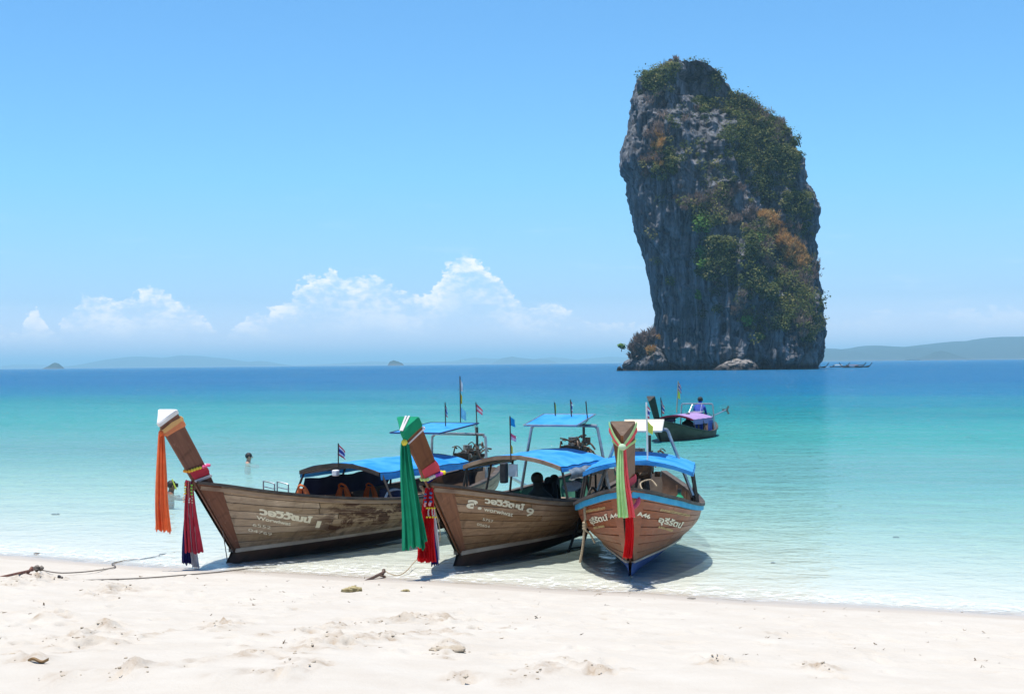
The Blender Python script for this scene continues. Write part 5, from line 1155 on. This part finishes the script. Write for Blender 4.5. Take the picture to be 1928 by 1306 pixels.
body('body', e, J, [(0, 1), (1, 2), (2, 3), (3, 4), (4, 5), (0, 6), (6, 7), (7, 8), (0, 9), (9, 10), (2, 11), (11, 12), (12, 13), (2, 14), (14, 15), (15, 16)], shirt_k); head_parts(e, hd, (0, -1, -.1), .10, skin_d)

# ------------------------------------------------------------------ gear on the boats
def jacket(label, fr, c, rz, lean=0.0, s=1.0):
    """a foam life jacket hung up by its collar: two front panels and a neck loop"""
    e = empty('life_jacket', fr.w(*c), fr.rz + rz, label, 'life jacket', 'orange life jackets on the leftmost boat')
    for q in (1, -1):
        m = MB(); rows_ = []
        for j in range(9):
            z = .10 - .40 * j / 8; wd = .040 + .025 * math.sin(j / 8 * 3.1); cx_ = q * (.045 + .06 * math.sin(j / 8 * 2.6)); rows_.append([np.array([s * (cx_ + wd * math.cos(a)), s * .04 * math.sin(a) + lean * .04 * j / 8, s * z]) for a in np.linspace(0, 2 * math.pi, 8, endpoint=False)])
        m.grid(rows_, True); m.f += [tuple(range(8)), tuple(range(64, 72))]; m.mi += [0, 0]; m.build('front_panel', orange_m, e, True)
    m = MB(); m.tube(smooth_curve([(-.07 * s, .0, .08 * s), (-.06 * s, -.03, .13 * s), (0, -.05, .16 * s), (.06 * s, -.03, .13 * s), (.07 * s, .0, .08 * s)], 5), .018 * s, 8); m.build('collar', orange_m, e, True)
    m = MB(); m.box((0, .06, -.2 * s), (.30 * s, .02, .03)); m.build('strap', rubber_m, e)
for u, v, port, lab, sc in ((570, 931, -.75, 'orange life jacket slumped on the bow end of the blue seat', 1.0), (646, 928, -.60, 'orange life jacket hanging against the navy curtain', 1.0), (697, 925, -.55, 'shaded orange life jacket hanging beside the near post', .9)):
    jacket(lab, F1, F1.at(u, v, port), math.pi, .6, sc)
m = MB(); q = []
for s in np.linspace(2.75, 5.4, 14): q.append([np.array([.77 + .02 * math.sin(s * 9), -s, .98 - .03 * math.sin((s - 2.75) / 2.65 * 9.4) ** 2]), np.array([.80 + .025 * math.sin(s * 9 + 1), -s, .80]), np.array([.86, -s, .64])])
m.grid(q); cu = m.build('side_curtain', navy_m, None, True); cu.location = F1.o; cu.rotation_euler = (0, 0, F1.rz); tag(cu, 'navy cloth screen along the far side of the leftmost boat', 'curtain')
def hoop_rail(label, c0, c1):
    e = empty('deck_rail', F1.o, F1.rz, label, 'rail', 'chrome rails on the foredeck')
    a, b = np.array(c0), np.array(c1); MB().tube(smooth_curve([a, a + (0, 0, .13), a + (b - a) * .08 + (0, 0, .16), b + (0, 0, .16) - (b - a) * .08, b + (0, 0, .13), b], 4), .011, 6).build('outer_bar', steel_m, e, True)
    MB().tube([a + (0, 0, .08), b + (0, 0, .08)], .008, 6).build('inner_bar', steel_m, e)
for (u0, v0, u1, v1, lab) in ((496, 925, 517, 930, 'small chrome deck rail nearer the leftmost prow'), (522, 926, 543, 931, 'small chrome deck rail nearer the leftmost awning')):
    a, b = F1.at(u0, v0, -.45), F1.at(u1, v1, -.25); hoop_rail(lab, a, b)
def boxy(name, label, cat, fr, c, size, m_, rz=0.0, smooth=False):
    o = MB().box((0, 0, 0), size).build(name, m_); bv = o.modifiers.new('bevel', 'BEVEL'); bv.width = min(size) * .2; bv.segments = 3
    o.location = fr.w(*c); o.rotation_euler = (0, 0, fr.rz + rz); return tag(o, label, cat)
boxy('lamp_box', 'white plastic box hung under the front of the leftmost awning', 'box', F1, F1.at(632, 890, 0.0), (.09, .10, .10), white_m)
boxy('sign_board', 'pale grey board hung under the front of the middle awning', 'board', F2, F2.at(966, 885, 0.0), (.20, .03, .19), white_m, -.5)
boxy('hanging_bag', 'black bag hung from the front left of the middle awning', 'bag', F2, F2.at(949, 890, 0.05), (.10, .12, .30), rubber_m)
boxy('cool_box', 'navy blue cool box behind the near post of the leftmost boat', 'cool box', F1, F1.at(738, 931, .35), (.34, .30, .22), navy_m)
m = MB(); m.tube(smooth_curve([F1.at(724, 942, .5), F1.at(731, 926, .5), F1.at(745, 921, .5), F1.at(760, 926, .5), F1.at(765, 938, .5)], 5), .02, 8); o = m.build('fender_loop', white_m, None, True); o.location = F1.o; o.rotation_euler = (0, 0, F1.rz); tag(o, 'pale curved hose loop in front of the navy cool box', 'hose')
m = MB(); m.ball((0, 0, 0), (.16, .10, .08), 12, 8, None, .35, 4); o = m.build('crumpled_shirt', cloth_mat((.66, .64, .74), .1), None, True); o.location = F2.w(*F2.at(1078, 915, .45)); tag(o, 'crumpled white cloth on the rail of the middle boat', 'cloth')
m = MB(); q = []
for j in range(6): q.append([np.array([-.83 - .05 * math.sin(math.pi * j / 5), -s, 1.20 - .17 * j / 5 + .012 * math.sin(s * 14 + j)]) for s in np.linspace(2.05, 3.8, 16)])
m.grid(q); o = m.build('rolled_curtain', clear_m, None, True); o.location = F2.o; o.rotation_euler = (0, 0, F2.rz); tag(o, 'cloudy plastic rain curtain rolled up along the middle awning', 'curtain')
def bottle(label, fr, c, m_, s=1.0):
    e = empty('gas_bottle', fr.w(*c), fr.rz, label, 'bottle'); m = MB(); m.grid([[np.array([r * s * math.cos(a), r * s * math.sin(a), z * s]) for a in np.linspace(0, 2 * math.pi, 12, endpoint=False)] for r, z in ((.001, 0), (.07, 0), (.08, .03), (.08, .22), (.05, .30), (.025, .33), (.025, .37), (.001, .37))], True); m.build('vessel', m_, e, True)
    MB().tube([(0, 0, .36 * s), (0, 0, .41 * s)], .03 * s, 8).build('cap', rubber_m, e)
bottle('green bottle standing inside the rail of the red brown boat', F3, (-.62, -1.35, .60), mat('green_plastic', (0.02, 0.30, 0.14), (0.02, 0.22, 0.10), 8), 1.0)
# ropes
def rope(name, label, pts, r=.011, m_=rope_m, cat='rope', n=8):
    P = np.array(pts, float); o_ = P[0].copy(); mb = MB(); mb.tube(smooth_curve([p - o_ for p in P], n), r, 6); o = mb.build(name, m_, None, True); o.location = o_; return tag(o, label, cat)
def coil(label, fr, c, r0, turns, m_=rope_m):
    pts = [np.array(fr.w(*c)) + np.array([(r0 - .012 * k / 12) * math.cos(k * .52) * (1 + .12 * math.sin(k * 1.7)), (r0 - .012 * k / 12) * math.sin(k * .52), .012 * k / 12 + .01 * math.sin(k)]) for k in range(int(turns * 12))]
    return rope('rope_coil', label, pts, .013, m_, 'rope', 2)
coil('loose coil of rope on the foredeck of the middle boat', F2, (.05, -1.15, .78), .17, 6)
coil('tan coil of rope on the foredeck of the red brown boat', F3, (-.30, -.10, .90), .14, 5)
rope('rope', 'tan mooring rope curling up from the coil on the red brown boat', [F3.w(-.30, -.1, .93), F3.w(-.20, -.2, 1.02), F3.w(-.12, -.35, 1.16), F3.w(-.25, -.5, 1.20), F3.w(-.34, -.42, 1.12)], .011)
gp = F3.w(.76, -.55, .98); yv = gp[1] - .05
RP = lambda u, v, dy=0: on_y(u, v, yv + dy)
rope('rope', 'knotted tan rope hanging over the left rail of the red brown boat', [RP(1132, 936, .1), RP(1116, 938, .05), RP(1106, 945), RP(1101, 958, -.04), RP(1102, 975, -.05), RP(1100, 988, -.05), RP(1100, 1000, -.05), RP(1097, 1030, -.05), RP(1092, 1058, -.05)], .018)
rope('rope', 'frayed short end below the knot of the hanging rope', [RP(1100, 990, -.06), RP(1103, 998, -.07), RP(1111, 1005, -.06), RP(1120, 1022, -.05)], .014)
m = MB()
for k in range(5): m.ball(RP(1100.5 + (k % 2), 984 + k * 2.6, -.05) - RP(1100, 990, -.05), (.034, .034, .022), 8, 5)
o = m.build('rope_knot', rope_m, None, True); o.location = RP(1100, 990, -.05); tag(o, 'fat knot in the rope hanging off the red brown boat', 'knot')
# boarding ladder over the stern quarter of boat 2
lt, lf = np.array([1.17, 23.78, .82]), np.array([.80, 23.45, -.14])
e = empty('boarding_ladder', lf, 0, 'black steel boarding ladder leaning on the stern of the middle boat', 'ladder'); dx = np.array([.20, .24, 0]); up = lt - lf
for q in (0, 1): MB().tube(smooth_curve([dx * q, up * .5 + dx * q, up * .97 + dx * q, up * 1.03 + dx * q + (.05, .06, .02), up + dx * q + (.12, .16, -.02)], 4), .021, 7).build('rail', black_m, e)
for k in range(5): f_ = .12 + .19 * k; MB().tube([up * f_, up * f_ + dx], .015, 6).build('rung', black_m, e)
MB().tube([up * .62 + dx, up * .55 + dx + np.array([.24, .25, -.08])], .014, 6).build('strut', steel_m, e)
# mooring lines on the sand and their stakes
G_ = lambda u, v, dz=.012: on_ground(u, v) + np.array([0, 0, dz])
def stake(label, uv0, uv1, m_=rust_m, r=.016, dz=.05, fluke=False):
    a, b = on_ground(*uv0) + np.array([0, 0, -.02]), on_ground(*uv1) + np.array([0, 0, dz]); e = empty('anchor_stake', a, 0, label, 'stake', 'iron anchor stakes in the sand')
    MB().tube([(0, 0, 0), b - a], r, 7).build('bar', m_, e); MB().tube([b - a - (b - a) * .12 + (0, 0, -.03), b - a - (b - a) * .02 + (0.0, 0, .035)], r * 1.1, 7).build('eye', m_, e)
    if fluke: MB().tube([(b - a) * .7, (b - a) * .98 + np.array([.02, -.08, -.05])], r * .8, 6).build('fluke', m_, e)
stake('long rusty iron stake lying at the far left edge of the beach', (-30, 1090), (62, 1080), fluke=True)
stake('short rusty stake half buried beside the heap of damp sand', (47, 1098), (72, 1093))
stake('dark iron stake with the lower mooring line knotted to its end', (94, 1091), (112, 1093.5), black_m, .017, .03)
stake('driftwood like anchor stick at the water edge left of the middle prow', (686, 1092), (724, 1086), mat('old_iron', (.14, .085, .06), (.07, .045, .035), 20), .02, .07, True)
rope('mooring_rope', 'upper mooring rope winding from the left stake to the water', [G_(66, 1080, .05), G_(72, 1077, .04), G_(82, 1075), G_(105, 1079), G_(130, 1079.5), G_(170, 1076.5), G_(212, 1070), G_(217, 1066.5), G_(211, 1063), G_(216, 1060), G_(240, 1055.5), G_(275, 1052), G_(298, 1047), G_(305, 1044), G_(340, 1038, -.03), G_(395, 1040, -.06)], .008, rope_d)
rope('mooring_rope', 'lower mooring rope running straight across the sand under the red sash', [G_(113, 1093), G_(125, 1094), G_(180, 1093), G_(260, 1090), G_(330, 1085), G_(400, 1079), G_(440, 1074.5), G_(480, 1070), G_(520, 1068, 0.0)], .008, rope_d)
rope('mooring_rope', 'thin rope from the anchor stick at the water edge up to the middle prow', [G_(726, 1083, .06), G_(735, 1084, .03), G_(752, 1085, .02), G_(768, 1080, .06), G_(785, 1069, .12), F2.w(.1, .55, .38), F2.w(.02, .95, .98)], .007, rope_m)
rope('rope', 'thin line hanging from the leftmost prow into the swash', [F1.w(-.06, .45, .48), F1.w(-.08, .43, .3), F1.w(-.1, .40, .06)], .007, rope_d)
m = MB(); rr = np.random.RandomState(5)
for k in range(5): m.ball(rr.uniform(-.05, .05, 3) * (1, .6, .5), (.035, .03, .028), 7, 5, None, .3, k)
o = m.build('rope_knot', rope_d, None, True); o.location = G_(72, 1077, .05); tag(o, 'tangled knot on the end of the rusty stake at the far left', 'knot')
m = MB(); m.ball((0, 0, 0), (.035, .035, .03), 8, 6, None, .3, 2); o = m.build('rope_knot', rope_d, None, True); o.location = G_(113, 1093, .03); tag(o, 'small knot tying the lower mooring rope to its stake', 'knot')

# stones, lumps and scraps on the sand
coral_m = mat('coral_stone', (0.40, 0.33, 0.17), (0.26, 0.20, 0.09), 14, rough=0.9, bump=0.02, bscale=40); clod_m = mat('damp_sand', (0.44, 0.37, 0.28), (0.36, 0.29, 0.21), 14, rough=0.95, bump=0.01, bscale=60)
def stone(name, label, cat, u, v, size, seed, m_=coral_m, lobes=4, dz=0.0, z=None):
    p = on_ground(u, v); m = MB(); r = np.random.RandomState(seed); s = np.array(size)
    for k in range(lobes): m.ball((r.uniform(-.55, .55) * s[0], r.uniform(-.4, .4) * s[1], s[2] * r.uniform(.15, .5)), s * r.uniform(.42, .68, 3), 12, 9, None, .45, seed * 5 + k)
    o = m.build(name, m_, None, True); o.location = p + np.array([0, 0, dz]); return tag(o, label, cat)
stone('coral_stone', 'large yellowish coral stone lying alone on the dry sand', 'stone', 665, 1114, (.14, .10, .075), 3)
stone('coral_stone', 'small yellowish coral stone near the shadow of the middle prow', 'stone', 764, 1113, (.055, .04, .03), 5)
stone('sand_lump', 'knobbly lump of damp sand in the middle foreground', 'sand lump', 845, 1226, (.13, .08, .042), 8, clod_m, 12)
for q, (u, v, sz, lab) in enumerate([(1455, 1060, .05, 'dark pebble under the shallow water right of the boats'), (1690, 1012, .09, 'dark stone under the shallow water at the far right'), (105, 969, .10, 'dark stone under the shallow water at the far left'), (1300, 1127, .05, 'small pebble on the wet sand right of the boats'), (65, 1043, .07, 'pebble at the water edge at the far left')]):
    stone('pebble', lab, 'pebble', u, v, (sz, sz * .7, sz * .35), 20 + q, mat('dark_pebble', (.24, .21, .17), (.15, .13, .11), 20), 3)
m = MB(); n_ = 10
m.grid([[np.array([.068 * (2 * k / n_ - 1), .024 * math.sin(math.pi * k / n_) * q, .012 + .02 * abs(q) + .012 * math.sin(k * .7)]) for k in range(n_ + 1)] for q in (-1, 0, 1)]); o = m.build('fallen_leaf', mat('dead_leaf', (.30, .19, .09), (.22, .13, .06), 20), None, True); o.location = on_ground(72, 1249); o.rotation_euler = (0, 0, .15); tag(o, 'curled brown leaf on the sand at the bottom left', 'leaf')
# crumbs of damp sand thrown up round the churned places
V_, Fc = [], []; base = MB().ball((0, 0, 0), 1.0, 7, 5); bv_ = np.array(base.v); k0 = 0; rr = np.random.RandomState(9); Q4 = np.array(base.f)
for (px, py, s_) in CLOD_SPOTS:
    for k in range(1):
        sc_ = s_ * rr.uniform(.35, 1.0) * (1 if rr.rand() > .05 else 1.8); qx, qy = px + rr.randn() * .05, py + rr.randn() * .04
        jj, ii = np.searchsorted(gy, qy), np.searchsorted(gx, qx); vv = bv_ * (1 + .65 * vnoise(bv_[:, 0] * 1.3 + k0, bv_[:, 1] * 1.6, bv_[:, 2] * 1.6, 8))[:, None] * sc_ * np.array([1.35, .95, .6]); vv = vv @ Rz(rr.uniform(0, 6)).T
        V_.append(vv + np.array([qx, qy, SHEET_Z[min(jj, len(gy) - 1), min(ii, len(gx) - 1)] + sc_ * .1])); Fc.append(Q4 + k0); k0 += len(bv_)
tag(fast_mesh('sand_crumbs', np.concatenate(V_), np.concatenate(Fc), clod_m), kind='stuff')
# scraps of weed and twig
L = Leaves()
for k in range(260):
    px, py = rr.uniform(-6, 6), rr.uniform(11.3, 21)
    if seaward(px, py) > -.2: continue
    jj, ii = np.searchsorted(gy, py), np.searchsorted(gx, px); L.twigs((px, py, SHEET_Z[jj, ii] + .008), (.03, .03, .004), rr.randint(1, 3), rr.uniform(.012, .04), rr, (0, 1), (1, 0, 0))
tag(L.build('beach_litter', leaf_mat('dry_scraps', (.12, .08, .05), (.2, .14, .09), (.3, .22, .14), 0.1)), kind='stuff')

# ------------------------------------------------------------------ the boat at anchor behind, and the boats far off
F4 = Frame(None, -24.0, -0.40, (5.35, 54.6, 0)); H4 = Hull(0.74, 0.9, 0.0)
B4 = make_boat('longtail_boat', 'dark long-tail boat with a purple awning anchored behind the others', F4, H4, dict(plank=mat('brown_black_hull', (0.12, 0.072, 0.05), (0.07, 0.042, 0.03), 4, stretch=(1, .3, 1)), prow=prow_d, inner=inner_m), 1.86, False)
roof(B4, H4, 1.2, 3.6, 0.72, 1.10, 0.16, (tarp_purple, navy_m, cloth_mat((.25, .03, .06))), (1.3, 2.4, 3.5), 0.16)
rear_hoop(B4, H4, 4.0, 0.62, 1.62, (3.6, 4.1, .25, 1.30, 1.32), (tarp_purple, steel_m), steel_m, .028)
engine(B4, (0, -4.7, .98), .25, 12, True, .28)
a, b = pole_at(F4, 1246, 783, 1244, 748, 0); flagpole('large striped flag at the bow of the purple awning', a, b, [(.98, .42, .32, TH, 1.3, .7)], r=.018, seed=41)
a, b = pole_at(F4, 1274, 775, 1277, 717, 0); flagpole('tall pole with striped and yellow flags over the purple awning', a, b, [(.98, .30, .22, TH, 1.0, 1), (.72, .30, .14, [(.80, .80, .10)], .9, 1)], rope_m, .02, 45)
def sitter(label, fr, c, top_m, standing=False, fwd=(0, -1, 0)):
    e = empty('person', fr.w(*c), fr.rz, label, 'person', None); f = np.array(fwd, float); s = np.array([f[1], -f[0], 0]); z = np.array([0, 0, 1.0])
    if standing: hip = z * .90; J0 = [hip, hip + f * .06 + z * .22, hip + f * .16 + z * .46, hip + f * .22 + z * .58, hip + f * .27 + z * .68, hip + f * .30 + z * .78]; legs = [(hip + s * .09 + z * -.02, s * .10 + z * .48 + f * .03, s * .11 + z * .06, s * .11 + z * .03 + f * .16), (hip - s * .09 + z * -.02, -s * .10 + z * .48 + f * .03, -s * .11 + z * .06, -s * .11 + z * .03 + f * .16)]
    else: hip = z * .08; J0 = [hip, hip + z * .22, hip + z * .46, hip + z * .58, hip + f * .02 + z * .68, hip + f * .03 + z * .78]; legs = [(hip + s * .09 + f * .05, s * .14 + f * .42 + z * .14, s * .14 + f * .46 - z * .22, s * .14 + f * .58 - z * .24), (hip - s * .09 + f * .05, -s * .14 + f * .42 + z * .14, -s * .14 + f * .46 - z * .22, -s * .14 + f * .58 - z * .24)]
    J = [(*J0[0], .13), (*J0[1], (.14, .11)), (*J0[2], (.17, .11)), (*J0[3], .055), (*J0[4], .085), (*J0[5], .085)]; E_ = [(0, 1), (1, 2), (2, 3), (3, 4), (4, 5)]
    for lg in legs:
        b0 = len(J); J += [(*lg[0], .085), (*lg[1], .062), (*lg[2], .042), (*lg[3], .035)]; E_ += [(0, b0), (b0, b0 + 1), (b0 + 1, b0 + 2), (b0 + 2, b0 + 3)]
    for q in (1, -1):
        b0 = len(J); sh = J0[2] + s * .19 * q + z * -.01; J += [(*sh, .055), (*(sh + s * .05 * q - z * .26 + f * .05), .042), (*(sh + f * .26 - z * .34), .033), (*(sh + f * .34 - z * .35), .03)]; E_ += [(2, b0), (b0, b0 + 1), (b0 + 1, b0 + 2), (b0 + 2, b0 + 3)]
    body('body', e, J, E_, top_m); head_parts(e, J0[4] + z * .02, f, .105, skin_d); return e
sitter('boatman in a blue shirt standing at the stern of the purple roofed boat', F4, (0.0, -4.15, .15), shirt_b, True, (0, -1, 0))
sitter('passenger in dark clothes sitting under the purple awning', F4, (-.15, -2.35, .42), shirt_k, False, (0, -1, 0))
m = MB()
for j, (s0, s1) in enumerate(((3.0, 3.28), (3.32, 3.6))): m.grid([[np.array([-.73 + .02 * math.sin(s * 40), -s, z]) for s in np.linspace(s0, s1, 8)] for z in (1.02, .8, .55)])
o = m.build('boat_curtain', mat('blue_curtain', (.10, .12, .42), (.07, .08, .32), 6), None, True); o.location = F4.o; o.rotation_euler = (0, 0, F4.rz); tag(o, 'blue cloth curtain hanging under the stern end of the purple awning', 'curtain')
for q, (u, v, y, a_deg, aft, aw, lab) in enumerate([(1552, 691, 600, 75, .9, navy_m, 'distant dark boat nearest the right foot of the sea stack'), (1592, 690.5, 640, 88, .9, tarp_white, 'distant boat with a white awning in the middle of the far group'), (1588, 692.5, 600, -78, .95, post_m, 'distant boat with a raised prow facing left in the far group'), (1622, 692.5, 590, 70, .9, cloth_mat((.30, .2, .22)), 'distant boat with a reddish awning at the right end of the far group'), (1634, 691.5, 615, 80, .7, post_m, 'distant dark boat with a long propeller shaft at the far right')]):
    fr = Frame(None, a_deg, -.40, on_y(u, v, y)); hl = Hull(aft, .9); bt = make_boat('longtail_boat', lab, fr, hl, dict(plank=dark_wood, prow=prow_d), 2.2, False, 'boats anchored beyond the sea stack')
    roof(bt, hl, 1.4, 4.6, .75, 1.3, .15, (aw, post_m, post_m), (1.5, 4.5), .12); engine(bt, (0, -5.6 * aft, 1.0), .3, 30 + q, True, -.5)
